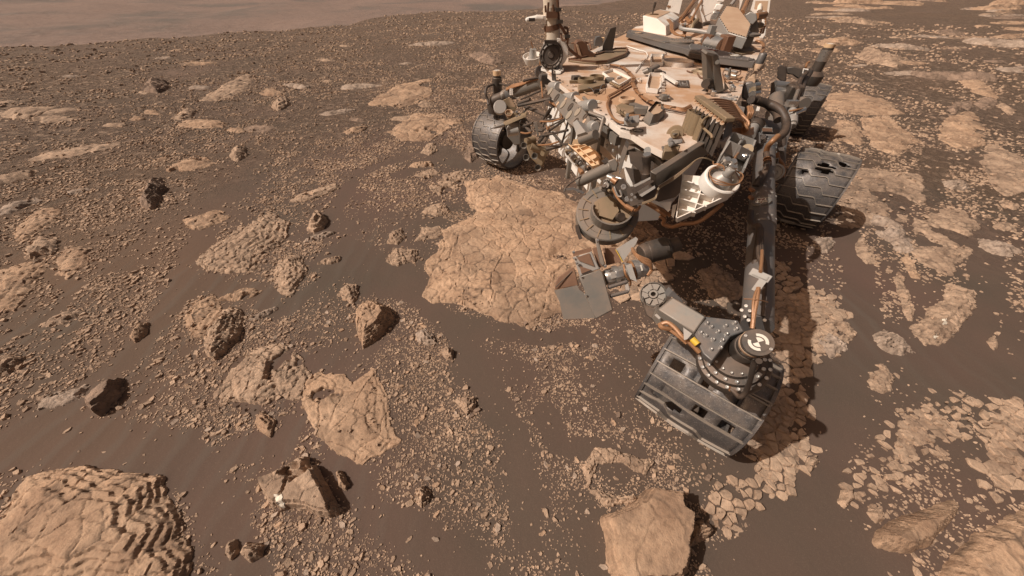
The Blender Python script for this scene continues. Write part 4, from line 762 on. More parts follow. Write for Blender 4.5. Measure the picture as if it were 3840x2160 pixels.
rb_ = plate('rear_bracket', 'white', [B(1345,110), B(1385,-20), B(1565,-20), B(1545,140), B(1420,170)], 3.1, .05)[0]; plate('bracket_window', 'tan', [B(1385,100), B(1400,10), B(1540,10), B(1525,120)], 3.085, .01, rb_); tube('bracket_spar', 'white', [Pd(B(1440,120), 3.06), Pd(B(1455,20), 3.06)], .035, rb_)
sp = plate('button_panel', 'white', [B(1480,175), B(1530,160), B(1510,380), B(1480,420), B(1440,410)], 2.95, .04, bevel=.004)[0]
for k in range(4):
    for j in (0, 1): cyl('panel_button', 'copper', Pd(B(1472-k*6+j*28,300+k*22-j*12), 2.945), Pd(B(1472-k*6+j*28,300+k*22-j*12), 2.925), .016, parent=sp)
for k in range(4): cyl('panel_button', 'copper', Pd(B(1508,182+k*26), 2.945), Pd(B(1508,182+k*26), 2.925), .014, parent=sp)
for k in range(4): tube('side_cable', 'copper', [Pd(B(1400+k*6,440), 2.7), Pd(B(1470+k*5,470), 2.66), Pd(B(1480+k*4,540), 2.5), Pd(B(1440+k*3,610), 2.4)], .012)
tube('coolant_pipe', 'lgrey', [Pd(B(640,265), 2.72), Pd(B(585,290), 2.72), Pd(B(620,318), 2.68), Pd(B(760,335), 2.62), Pd(B(900,360), 2.56), Pd(B(1000,375), 2.5), Pd(B(1090,418), 2.45)], .026); part(MB().box(Pd(B(910,365), 2.53), (.02, 0, 0), (0, .03, 0), (0, 0, .05)), 'pipe_clamp', 'lgrey')
standing('black_box', 'dark', [B(725,320), B(830,310), B(805,165), B(730,165)], .08, B(780,330)); tube('pipe_run', 'bronze', [Pd(B(700,330), 2.7), Pd(B(720,270), 2.7), Pd(B(770,215), 2.72)], .03); tube('pipe_run', 'copper', [Pd(B(650,200), 2.9), Pd(B(690,240), 2.85), Pd(B(720,190), 2.85)], .03); tube('pipe_run', 'dark', [Pd(B(830,265), 2.9), Pd(B(920,250), 2.9), Pd(B(990,300), 2.8)], .03); tube('pipe_run', 'silver', [Pd(B(980,330), 2.7), Pd(B(990,280), 2.75), Pd(B(1040,300), 2.7)], .01)
for k in range(9): a = (random.uniform(600, 740), random.uniform(200, 380)); tube('wire', 'copper', [Pd(B(*a), 2.75), Pd(B(a[0]+random.uniform(-40, 40), a[1]+random.uniform(-30, 30)), 2.72), Pd(B(a[0]+random.uniform(-50, 50), a[1]+random.uniform(-50, 50)), 2.7)], .012)
mc = part(MB().cyl(Pz(B(880,480), ZD+.05), Pz(B(1035,510), ZD+.05), .055), 'mirror_cylinder', 'silver'); part(MB().box(Pz(B(865,480), ZD+.05), (.012, 0, 0), (0, .06, 0), (0, 0, .06)), 'cylinder_end', 'brown', mc); part(MB().box(Pz(B(1060,510), ZD+.05), (.03, 0, 0), (0, .06, 0), (0, 0, .07)), 'cylinder_end', 'brown', mc, bevel=.005)
standing('frame_angle', 'grey', [B(830,480), B(870,490), B(870,380), B(830,440)], .05, B(850,500)); standing('low_box', 'grey', [B(610,420), B(700,440), B(715,400), B(640,395)], .05, B(660,445))
# ---------------------------------------------------------------- cable comb at the deck corner
ca, cb_ = Pz(C(1070,40), ZD+.115), Pz(C(1415,290), ZD+.115); cdv = (cb_-ca).normalized(); side = Vector((cdv.y, -cdv.x, 0)).normalized()
comb = part(MB().box(ca.lerp(cb_, .5), (cb_-ca)*.5, side*.014, (0, 0, .006)), 'cable_comb', 'bronze', bevel=.002)
fw = [Pz(p, ZD) for p in (C(910,380), C(1035,440), C(1110,530), C(1215,500))]
for k in range(8):
    t_ = (k+.5)/8; a = ca.lerp(cb_, t_); b = (fw[0].lerp(fw[1], t_*2) if t_ < .5 else fw[1].lerp(fw[2], t_*2-1)); b = b+(a-b)*.12; b.z = ZD; fo = Vector((a.x, a.y, ZD))
    part(MB().prism([a, fo, b, b+Vector((0, 0, .055)), a.lerp(b, .45)+Vector((0, 0, -.012))], cdv*.004), 'comb_fin', 'dark', comb)
    if k in (0, 1, 2, 4): part(MB().lathe(Vector((b.x, b.y, ZD)).lerp(fo, .35), (0, 0, 1), [(.02, 0), (.02, .07), (.017, .07), (.017, .02), (0, .02)], 14), 'comb_pocket', 'bronze', comb)
gw = [Pz(p, ZD) for p in (C(905,375), C(1035,445), C(1115,535), C(1215,500))]
for a, b in zip(gw[:-1], gw[1:]):
    for k in range(4):
        p = a.lerp(b, k/4); part(MB().box(p+Vector((0, 0, .028)), (.002, .002, 0), (-.002, .004, 0), (0, 0, .028)), 'guard_post', 'bronze', comb)
    part(MB().prism([a, b, b+Vector((0, 0, .05)), a+Vector((0, 0, .05))], (.002, .002, 0)), 'guard_panel', 'dark', comb); tube('guard_rail', 'bronze', [a+Vector((0, 0, .052)), b+Vector((0, 0, .052))], .004, comb)
tube('guard_cable', 'bronze', [Pz(C(1290,235), ZD+.1), Pz(C(1180,250), ZD+.09), Pz(C(1110,310), ZD+.08), Pz(C(1130,380), ZD+.06), Pz(C(1205,450), ZD+.055), Pz(C(1215,490), ZD+.05)], .007, comb)
part(MB().prism([Pd(p, d) for p, d in ((C(1375,290), 1.17), (C(1430,275), 1.2), (C(1400,540), 1.19), (C(1290,620), 1.15), (C(1330,500), 1.15))], (.01, .006, 0)), 'comb_end_plate', 'grey', comb); part(MB().prism([Pd(p, d) for p, d in ((C(1250,330), 1.16), (C(1320,290), 1.17), (C(1310,500), 1.16), (C(1240,520), 1.15))], (.01, .006, 0)), 'comb_end_plate', 'dark', comb)
for k in range(9):
    t_ = (k+.5)/9; a = ca.lerp(cb_, t_)+side*.012+Vector((0, 0, -.012)); e1 = Pd(C(1440+k*12, 105+k*24), 1.30-.012*k); e2 = Pd(C(1560+(k % 5)*14, 240+k*18), 1.26-.006*k); e3 = Pd(C(1600-k*4, 330+k*12), 1.24); e4 = Pd(C(1500-(k % 3)*10, 420+k*6), 1.25)
    tube('cable', 'copper', [a, a.lerp(e1, .5)+Vector((0, 0, .01)), e1, e2, e3, e4], .0085); cyl('cable_boot', 'tan', a, a.lerp(e1, .35)+Vector((0, 0, .008)), .011)
for k in range(4): tube('cable', 'copper', [Pd(C(1390,420+k*14), 1.2), Pd(C(1500,385+k*16), 1.24), Pd(C(1600,400+k*14), 1.27), Pd(C(1660,380+k*20), 1.34)], .009)
tube('cable', 'copper', [Pd(C(1450,460), 1.22), Pd(C(1510,530), 1.15), Pd(C(1555,560), 1.08), Pd(C(1520,620), 1.04), Pd(C(1480,680), 1.0), Pd(C(1465,720), .98)], .007)
# ---------------------------------------------------------------- front corner mounts and frame
m1 = part(MB().cyl(Pz(C(312,380), ZD-.02), Pz(C(312,300), ZD+.02), .017).box(Pz(C(312,430), ZD-.07), (.018, -.005, 0), (.005, .018, 0), (0, 0, .07)), 'launch_mount', 'black', bevel=.003); part(MB().prism([Pz(p, ZD+.045) for p in (C(265,270), C(300,250), C(430,230), C(430,310), C(330,320), C(270,300))], (0, 0, -.014)), 'mount_top', 'lgrey', m1, bevel=.003)
for p in (C(297,235), C(282,275), C(338,272)): part(MB().cyl(Pz(p, ZD+.045), Pz(p, ZD+.063), .004).cyl(Pz(p, ZD+.052), Pz(p, ZD+.059), .0065), 'mount_bolt', 'silver', m1)
m2 = part(MB().prism([Pz(p, ZD+.03) for p in (C(705,560), C(760,545), C(880,560), C(855,620), C(700,625))], (0, 0, -.03)), 'launch_mount', 'bronze', bevel=.003); part(MB().prism([Pd(p, d) for p, d in ((C(690,632), 1.07), (C(855,632), 1.065), (C(850,685), 1.07), (C(682,685), 1.075))], (.01, .05, .0)), 'mount_block', 'blue', m2, bevel=.002)
part(MB().prism([Pz(p, ZD+.04) for p in (C(740,500), C(880,500), C(890,525), C(780,560), C(750,550))], (0, 0, -.006)), 'mount_top', 'lgrey', m2)
for p in (C(765,505), C(772,548), C(872,520)): part(MB().cyl(Pz(p, ZD+.04), Pz(p, ZD+.056), .004).cyl(Pz(p, ZD+.045), Pz(p, ZD+.052), .0065), 'mount_bolt', 'silver', m2)
part(MB().prism([Pd(p, d) for p, d in ((C(730,690), 1.08), (C(890,620), 1.09), (C(890,720), 1.09), (C(800,830), 1.1), (C(720,800), 1.1))], (.02, .08, 0)), 'mount_leg', 'black', m2)
fr = part(MB().prism([Pz(p, 1.03) for p in (C(265,560), C(380,545), C(500,600), C(640,650), (C(720,700)), C(690,800), C(660,740), C(600,690), C(500,650), C(380,590), C(290,620))], (.01, .02, -.03)), 'front_frame', 'grey', bevel=.004); cyl('frame_rivet', 'lgrey', Pd(C(515,625), 1.05), Pd(C(515,620), 1.035), .018, parent=fr); part(MB().prism([Pd(p, 1.07) for p in (C(265,560), C(300,600), C(250,760), C(215,880), C(200,800), C(235,640))], (.02, .05, .0)), 'frame_leg', 'grey', fr)  # frame leg's darker grey carries the shade below the deck edge
po = part(MB().lathe(Pd(C(500,935), 1.06), Pd(C(510,700), 1.02)-Pd(C(500,935), 1.06), [(.014, 0), (.015, .02), (.0125, .024), (.0125, .055), (.015, .06), (.015, .075), (0, .075)], 20), 'damper_post', 'black'); part(MB().cyl(Pd(C(508,720), 1.03), Pd(C(512,660), 1.015), .014, .012), 'post_cap', 'silver', po)
plate('front_panel', 'white', [C(260,820), C(300,800), C(360,1010), C(300,1015)], 1.17, .02); plate('front_panel', 'dark', [C(310,630), C(440,640), C(600,760), C(560,830), C(440,840), C(330,760)], 1.2, .03); plate('front_panel', 'dark', [C(270,800), C(420,830), C(470,930), C(380,1000), C(340,950)], 1.16, .02)  # dark panels here: shade under the deck is put into their colour
plate('front_panel', 'tan', [C(0,560), C(60,600), C(180,720), C(200,790), C(130,760), C(0,640)], 1.35, .03)
wl = plate('arm_shelf_wall', 'grey', [C(1120,556), C(1235,505), C(1230,640), C(1125,690), C(905,830), C(800,900), C(600,1030), C(608,885), C(800,765), C(890,705)], [(C(1120,556), 1.08), (C(890,705), .99), (C(600,1030), 1.0)], .02, bevel=.003)[0]
plate('wall_edge', 'lgrey', [C(360,1000), C(608,878), C(604,905), C(375,1020)], .985, .03, wl); plate('arm_shelf', 'dark', [C(280,1030), C(375,1005), C(430,1110), C(600,1000), C(640,1010), C(590,1130), C(450,1200), C(330,1230)], 1.0, .04, wl); plate('wall_edge', 'lgrey', [C(425,1105), C(595,1000), C(602,1030), C(455,1125)], .97, .02, wl)
plate('shelf_slot', 'black', [C(335,1050), C(400,1010), C(585,935), C(590,955), C(420,1060), C(360,1080)], .975, .01, wl); bolts(wl, [Pd(p, .97) for p in (C(300,1155), C(345,1100), C(380,1130), C(340,1160))], (Vector((0, 0, CAM_H))-Pd(C(300,1155), .97)), .0045, .005); plate('shelf_back', 'dark', [C(600,1030), C(900,850), C(870,1080), C(820,1130), C(640,1180), C(560,1150)], 1.04, .03, wl)
for a in (0, 1, 2): tube('shelf_wire', 'bronze', [Pd(C(1240,745), .985), Pd(C(1150,705), .98), Pd(C(1060,715), .98), Pd(C(960,790+a*8), .975), Pd(C(800,910+a*14), .97), Pd(C(640,1020+a*10), .965), Pd(C(600,1130+a*9), .97), Pd(C(460,1190+a*8), .97)], .0035)
for a, b in ((C(480,1180), C(720,1330)), (C(520,1190), C(770,1330))): tube('cable', 'copper', [Pd(a, 1.08), Pd(C((0+(a[0]-2250)/.345+(b[0]-2250)/.345)/2, 1250), 1.1), Pd(b, 1.1)], .012)
tube('cable', 'copper', [Pd(C(650,1330), 1.12), Pd(C(700,1370), 1.12), Pd(C(690,1420), 1.13), Pd(C(790,1450), 1.12), Pd(C(900,1420), 1.08), Pd(C(1060,1400), 1.05), Pd(C(1200,1310), 1.03), Pd(C(1330,1200), 1.02)], .013); plate('white_flag', 'white', [C(640,1185), C(780,1175), C(760,1270), C(740,1290)], 1.05, .006); plate('white_flag', 'white', [C(790,1215), C(835,1200), C(800,1360), C(775,1330)], 1.05, .01)
# ---------------------------------------------------------------- white ribbed bracket with round inlet pot
wo, wr, wu, wn = view(C(1050,1130), 1.03); wn2 = (wn+wu*.5-wr*.1).normalized()
def wp(p, lift=0): return Pp(p, wo, wn2)+wn2*lift
wbk = part(MB().prism([wp(p) for p in (C(905,880), C(1130,900), C(1420,900), C(1500,905), C(1385,1145), C(835,1392))], -wn2*.012), 'ribbed_bracket', 'white', bevel=.002)
def rib(a, b, h=.03, mat='white'):
    a0, b0 = wp(a), wp(b); d_ = (b0-a0).normalized(); part(MB().prism([a0, b0, b0+wn2*h, a0+wn2*h], d_.cross(wn2)*.003), 'bracket_rib', mat, wbk)
for a, b in ((C(905,880), C(830,1392)), (C(1110,1040), C(1012,1342)), (C(830,1392), C(1385,1145)), (C(890,985), C(1120,1060)), (C(880,1080), C(1250,1180)), (C(868,1180), C(1150,1270)), (C(850,1290), C(1030,1335)), (C(1270,1110), C(1210,1220))): rib(a, b)
ty = part(MB().prism([Pd(p, d) for p, d in ((C(1345,640), 1.0), (C(1400,545), 1.06), (C(1620,620), 1.05), (C(1610,760), 1.02), (C(1500,920), 1.0), (C(1250,790), .99))], (.015, .02, -.02)), 'inlet_shelf', 'lgrey', bevel=.002)
for a, b, da, db in ((C(1345,640), C(1250,790), 1.0, .99), (C(1345,640), C(1480,700), 1.0, 1.0), (C(1480,700), C(1620,770), 1.0, 1.02), (C(1400,545), C(1620,625), 1.06, 1.05), (C(1620,625), C(1500,930), 1.05, 1.0), (C(1345,640), C(1400,545), 1.0, 1.06), (C(1450,690), C(1510,590), 1.0, 1.05)):
    p, q = Pd(a, da), Pd(b, db); part(MB().prism([p, q, q+Vector((0, 0, .035)), p+Vector((0, 0, .035))], (Vector((0, 0, 1)).cross(q-p)).normalized()*.005), 'shelf_wall', 'lgrey', ty)
pc, pn = Pd(C(1300,960), .985), Vector((.05, -.42, .9)).normalized()
pot = part(MB().lathe(pc-pn*.02, pn, [(0, -.004), (.05, -.004), (.054, 0), (.055, .004), (.055, .033), (.052, .036), (.047, .036), (.045, .032), (.044, .012), (0, .008)], 40), 'inlet_pot', 'white', smooth=.35)
dome = part(MB().lathe(pc-pn*.01, pn, [(.036, 0), (.034, .012), (.03, .024), (.022, .034), (.014, .042), (.013, .06), (.009, .066), (0, .067)], 28), 'pot_dome', 'lgrey', pot)
cyl('pot_neck', 'silver', pc+pn*.045+Vector((.004, .006, 0)), pc+pn*.062+Vector((.006, .012, 0)), .013, parent=pot, k=1)
for p in (C(1375,735), C(1440,755)): part(MB().lathe(Pd(p, .95), (-.1, -.5, .8), [(.006, -.02), (.011, -.01), (.012, .004), (.008, .01), (0, .01)], 14), 'pot_plug', 'silver', pot)
for k in range(3): tube('pot_cable', 'copper', [pc+pn*(.022+.004*k)+Vector(((.043+.002*k)*math.cos(t_), (.043-.002*k)*math.sin(t_), .02*math.sin(t_)*.45+.003*math.sin(3*t_+k))) for t_ in [i*math.pi/6+1.6 for i in range(12+k)]], .0026, pot)
for k in range(2): tube('pot_cable', 'copper', [Pd(C(1230,740), .97), Pd(C(1235,770), .96), Pd(C(1280,765+k*12), .95), Pd(C(1340,790+k*10), .945), Pd(C(1350,840), .945)], .0028, pot)
tube('pot_cable', 'copper', [Pd(C(1555,560), 1.07), Pd(C(1530,620), 1.02), Pd(C(1480,680), .97), Pd(C(1440,740), .95)], .005, pot)
fs_ = part(MB().cyl(Pd(C(1590,650), 1.03), Pd(C(1597,612), 1.0), .017, n=20), 'shelf_spool', 'bronze'); cyl('spool_hole', 'dark', Pd(C(1597,611), 1.0), Pd(C(1597,609), .999), .008, parent=fs_); bolts(fs_, [Pd(C(1565,690), 1.0)], (0, -.4, .9), .01, .01)
plate('lit_flange', 'silver', [B(1180,1175), B(1200,1145), B(1285,1165), B(1270,1240), B(1190,1220)], 1.35, .03); plate('cable_tray', 'dark', [B(1310,1150), B(1420,1150), B(1380,1280), B(1300,1290)], 1.38, .03)
for k in range(3): tube('cable', 'copper', [Pd(B(1320+k*16,1160), 1.34), Pd(B(1330+k*20,1220), 1.32), Pd(B(1310+k*14,1290), 1.33)], .01)
plate('white_tab', 'white', [B(1405,1150), B(1450,1165), B(1430,1240), B(1400,1255)], 1.4, .01)
# ---------------------------------------------------------------- plate of sample cups on the front
OC = [A(845,335), A(900,345), A(1020,430), A(1235,565), A(1330,690), A(1410,930), A(1285,985), A(1205,835), A(1110,765), A(1010,640), A(870,400)]
op, oq, on = plate('sample_cup_plate', 'grey', OC, [(A(850,340), 1.93), (A(1330,690), 1.37), (A(1110,760), 1.50)], .02, bevel=.003)
def on_oc(p, l=0): return Pp(p, oq[0], on)+on*l
for p, r_ in ((A(913,412), .038), (A(1050,555), .036), (A(1115,672), .036), (A(1210,640), .034)): c_ = on_oc(p); cyl('sample_cup_lid', 'putty', c_, c_+on*.004, r_, parent=op, n=28)
for p, r_ in ((A(980,485), .022), (A(1130,585), .02), (A(1190,740), .016), (A(1290,690), .014)): c_ = on_oc(p); part(MB().lathe(c_, on, [(r_, 0), (r_, .003), (r_*.85, .003), (r_*.85, .001), (0, .001)], 20), 'plate_ring', 'dark', op)
for p in (A(1075,505), A(990,548), A(1280,738)): c_ = on_oc(p, .001); part(MB().box(c_, frame(on)[0]*.01, frame(on)[1]*.01, on*.001), 'plate_mark', 'tan', op)
for a, b, r_, d0, d1 in ((A(1000,365), A(920,365), .026, 1.78, 1.9), (A(1185,480), A(1060,500), .027, 1.6, 1.72), (A(1370,570), A(1240,590), .027, 1.42, 1.52), (A(1400,800), A(1330,780), .02, 1.3, 1.4)):
    cn = part(MB().cyl(Pd(b, d1), Pd(a, d0), r_, n=26), 'sample_canister', 'lgrey', bevel=.004)
for a, b, d0, d1 in ((A(1270,480), A(1330,540), 1.5, 1.46), (A(1210,600), A(1300,570), 1.47, 1.46), (A(1170,510), A(1110,520), 1.56, 1.6), (A(1330,640), A(1490,700), 1.36, 1.33), (A(1490,700), A(1430,920), 1.3, 1.3)): tube('plate_strut', 'grey', [Pd(a, d0), Pd(b, d1)], .013)
wg = part(MB().add([on_oc(p, l) for p, l in ((A(1205,790), .0), (A(1290,765), .0), (A(1410,925), .0), (A(1275,990), .0), (A(1240,830), .05), (A(1285,800), .05), (A(1385,935), .05), (A(1285,965), .05))], [[4, 5, 6, 7], [0, 1, 5, 4], [1, 2, 6, 5], [2, 3, 7, 6], [3, 0, 4, 7]]), 'plate_wedge', 'lgrey', op); cyl('wedge_roll', 'grey', on_oc(A(1280,975), .02), on_oc(A(1440,915), .02), .03)
# lit tan tray with ribs
gt, gq, gn = plate('bit_tray', 'gold', [A(1130,1010), A(1180,985), A(1330,1010), A(1455,1110), A(1440,1250), A(1390,1250), A(1260,1130)], [(A(1130,1010), 1.62), (A(1455,1110), 1.42), (A(1400,1250), 1.4)], .03)
def on_gt(p, l=0): return Pp(p, gq[0], gn)+gn*l
for a, b in ((A(1150,1025), A(1330,1015)), (A(1215,1070), A(1345,1020)), (A(1280,1130), A(1410,1080)), (A(1350,1195), A(1450,1150)), (A(1235,1040), A(1415,1210)), (A(1330,1015), A(1455,1110)), (A(1130,1010), A(1390,1250)), (A(1390,1250), A(1445,1235))):
    p, q = on_gt(a), on_gt(b); part(MB().prism([p, q, q+gn*.018, p+gn*.018], (q-p).normalized().cross(gn)*.004), 'tray_rib', 'gold', gt)
plate('tray_flap', 'gold', [A(1145,990), A(1160,935), A(1225,930), A(1270,970), A(1270,995)], 1.62, .006, gt); plate('tray_sill', 'white', [A(1065,1105), A(1085,1090), A(1210,1240), A(1200,1260)], 1.5, .01, gt)
for a, b, r_, m_ in ((A(1100,1060), A(1160,1130), .02, 'silver'), (A(1160,1130), A(1230,1190), .02, 'dark'), (A(1200,1200), A(1290,1250), .02, 'silver'), (A(1230,1260), A(1260,1310), .018, 'copper'), (A(1260,1200), A(1330,1260), .018, 'dark'), (A(1150,1110), A(1240,1200), .014, 'lgrey'), (A(1230,1290), A(1330,1240), .015, 'tan')): cyl('bit_mechanism', m_, Pd(a, 1.5), Pd(b, 1.45), r_, parent=gt)
for k in range(4): tube('bit_hose', 'bronze', [Pd(A(1100+k*38,1100+k*42), 1.48), Pd(A(1080+k*45,1060+k*45), 1.46), Pd(A(1130+k*42,1060+k*42), 1.46)], .01, gt)
# ---------------------------------------------------------------- instrument cluster ahead of the far front wheel
d_ = 2.15
ib = plate('instrument_box', 'bronze', [A(335,590), A(370,520), A(455,480), A(490,490), A(545,585), A(520,630), A(400,620)], d_, .05, bevel=.003)[0]
dq = [A(360,555), A(460,487), A(485,492), A(535,580), A(430,590)]; do, dr_, du, dn = view(A(440,550), d_-.004)
dm = MB(); Pq = [(p[0], p[1]) for p in dq]
for i in range(13):
    for j in range(9):
        p = A(365+i*14, 488+j*12.5)
        if inpoly(np.array([p[0]]), np.array([p[1]]), Pq)[0]: q = Pp(p, do, dn); dm.lathe(q, dn, [(.0075, 0), (.005, .004), (0, .005)], 6)
part(dm, 'dimples', 'tan', ib)['kind'] = 'stuff'
cyl('instrument_lid', 'lgrey', Pd(A(365,600), d_), Pd(A(363,580), d_-.03), .044, parent=ib, n=28, bevel=.004, k=1); part(MB().lathe(Pd(A(460,680), d_-.01), Pd(A(458,640), d_-.04)-Pd(A(460,680), d_-.01), [(.018, 0), (.026, .03), (.023, .03), (.015, .005), (0, .005)], 20), 'instrument_cup', 'tan', ib)
part(MB().box(Pd(A(535,680), d_), *[v*k for v, k in zip(view(A(535,680), d_)[1:], (.06, .018, .03))]), 'instrument_bracket', 'bronze', ib, bevel=.003); bolts(ib, [Pd(A(545,690), d_-.035), Pd(A(575,672), d_-.035), Pd(A(545,635), d_-.035)], dn, .008, .01)
part(MB().prism([Pd(p, d_-.05) for p in (A(385,775), A(640,665), A(648,690), A(400,800))], (.01, .03, .01)), 'instrument_arm', 'bronze', ib, bevel=.002); part(MB().cyl(Pd(A(400,780), d_-.05), Pd(A(300,808), d_-.07), .012, .007).cyl(Pd(A(300,808), d_-.07), Pd(A(245,824), d_-.08), .005, .001), 'instrument_spike', 'lgrey', ib)
ib2 = plate('instrument_body', 'grey', [A(435,800), A(470,760), A(580,740), A(585,990), A(520,1000), A(490,960), A(440,900)], d_+.05, .08, bevel=.005)[0]; plate('body_window', 'blue', [A(400,670), A(430,660), A(480,760), A(430,770)], d_+.04, .02, ib2); cyl('body_spool', 'lgrey', Pd(A(440,860), d_), Pd(A(560,840), d_), .045, parent=ib2)
plate('instrument_fin', 'grey', [A(725,750), A(770,740), A(785,905), A(770,905)], d_-.1, .03, bevel=.002)
plate('instrument_fin', 'grey', [A(910,860), A(940,845), A(1040,960), A(1020,985)], 1.9, .02)
tb_ = plate('nozzle_block', 'bronze', [A(635,985), A(660,940), A(735,920), A(770,990), A(870,1010), A(880,1090), A(820,1240), A(770,1210), A(690,1130)], 2.0, .09, bevel=.008)[0]
for a, b in ((A(625,1000), A(680,985)), (A(650,1130), A(690,1110)), (A(740,1115), A(800,1080)), (A(775,1240), A(790,1190))):
    p, q = Pd(a, 1.90), Pd(b, 1.98); part(MB().lathe(p, p-q, [(.010, -.03), (.012, -.018), (.018, .0), (.019, .007), (.017, .007), (.010, -.012), (0, -.012)], 20), 'nozzle', 'grey', tb_)
for a, b in ((A(640,960), A(740,935)), (A(700,1010), A(860,1060)), (A(820,1080), A(870,1060))): cyl('nozzle_barrel', 'bronze', Pd(a, 1.95), Pd(b, 1.97), .034, parent=tb_)
for a, b, da, db, r_ in ((A(785,965), A(870,870), 1.95, 1.98, .018), (A(830,985), A(900,860), 1.92, 1.96, .02), (A(870,1040), A(1030,1000), 1.92, 1.85, .022), (A(560,570), A(915,492), 2.2, 2.0, .018), (A(640,580), A(910,690), 2.3, 2.0, .024), (A(590,500), A(830,395), 2.35, 2.15, .012), (A(560,545), A(690,500), 2.25, 2.15, .02), (A(800,735), A(1040,705), 2.0, 1.8, .008), (A(830,830), A(1080,705), 2.0, 1.75, .009), (A(1035,985), A(1105,735), 1.85, 1.72, .011), (A(830,800), A(925,590), 2.1, 1.95, .01), (A(810,760), A(905,600), 2.1, 1.95, .012), (A(600,800), A(720,755), 2.15, 2.05, .016), (A(790,905), A(1100,835), 2.0, 1.7, .012), (A(900,840), A(1060,730), 1.95, 1.75, .012), (A(1030,990), A(1270,995), 1.85, 1.65, .011), (A(740,830), A(830,840), 2.1, 2.05, .02), (A(660,590), A(560,720), 2.2, 2.2, .012), (A(590,740), A(700,860), 2.15, 2.1, .02), (A(620,700), A(680,790), 2.15, 2.1, .014)): tube('instrument_strut', 'dark', [Pd(a, da), Pd(b, db)], r_)
for a, b, c_ in ((A(800,740), A(920,740), A(1040,705)), (A(940,540), A(1010,620), A(1050,720)), (A(900,530), A(990,590), A(1040,680)), (A(760,1000), A(900,990), A(1000,960)), (A(810,310), A(820,420), A(825,480)), (A(590,860), A(640,870), A(700,860)), (A(870,790), A(880,830), A(900,800))): tube('cable', 'copper', [Pd(a, 1.95), Pd(b, 1.88), Pd(c_, 1.8)], .009)
part(MB().prism([Pd(p, 1.95) for p in (A(835,525), A(900,520), A(960,580), A(940,600), A(850,560))], (.02, .04, 0)), 'strut_block', 'dark', bevel=.003); part(MB().prism([Pd(p, 2.05) for p in (A(820,450), A(900,430), A(920,490), A(830,480))], (.02, .05, 0)), 'strut_block', 'black', bevel=.003)
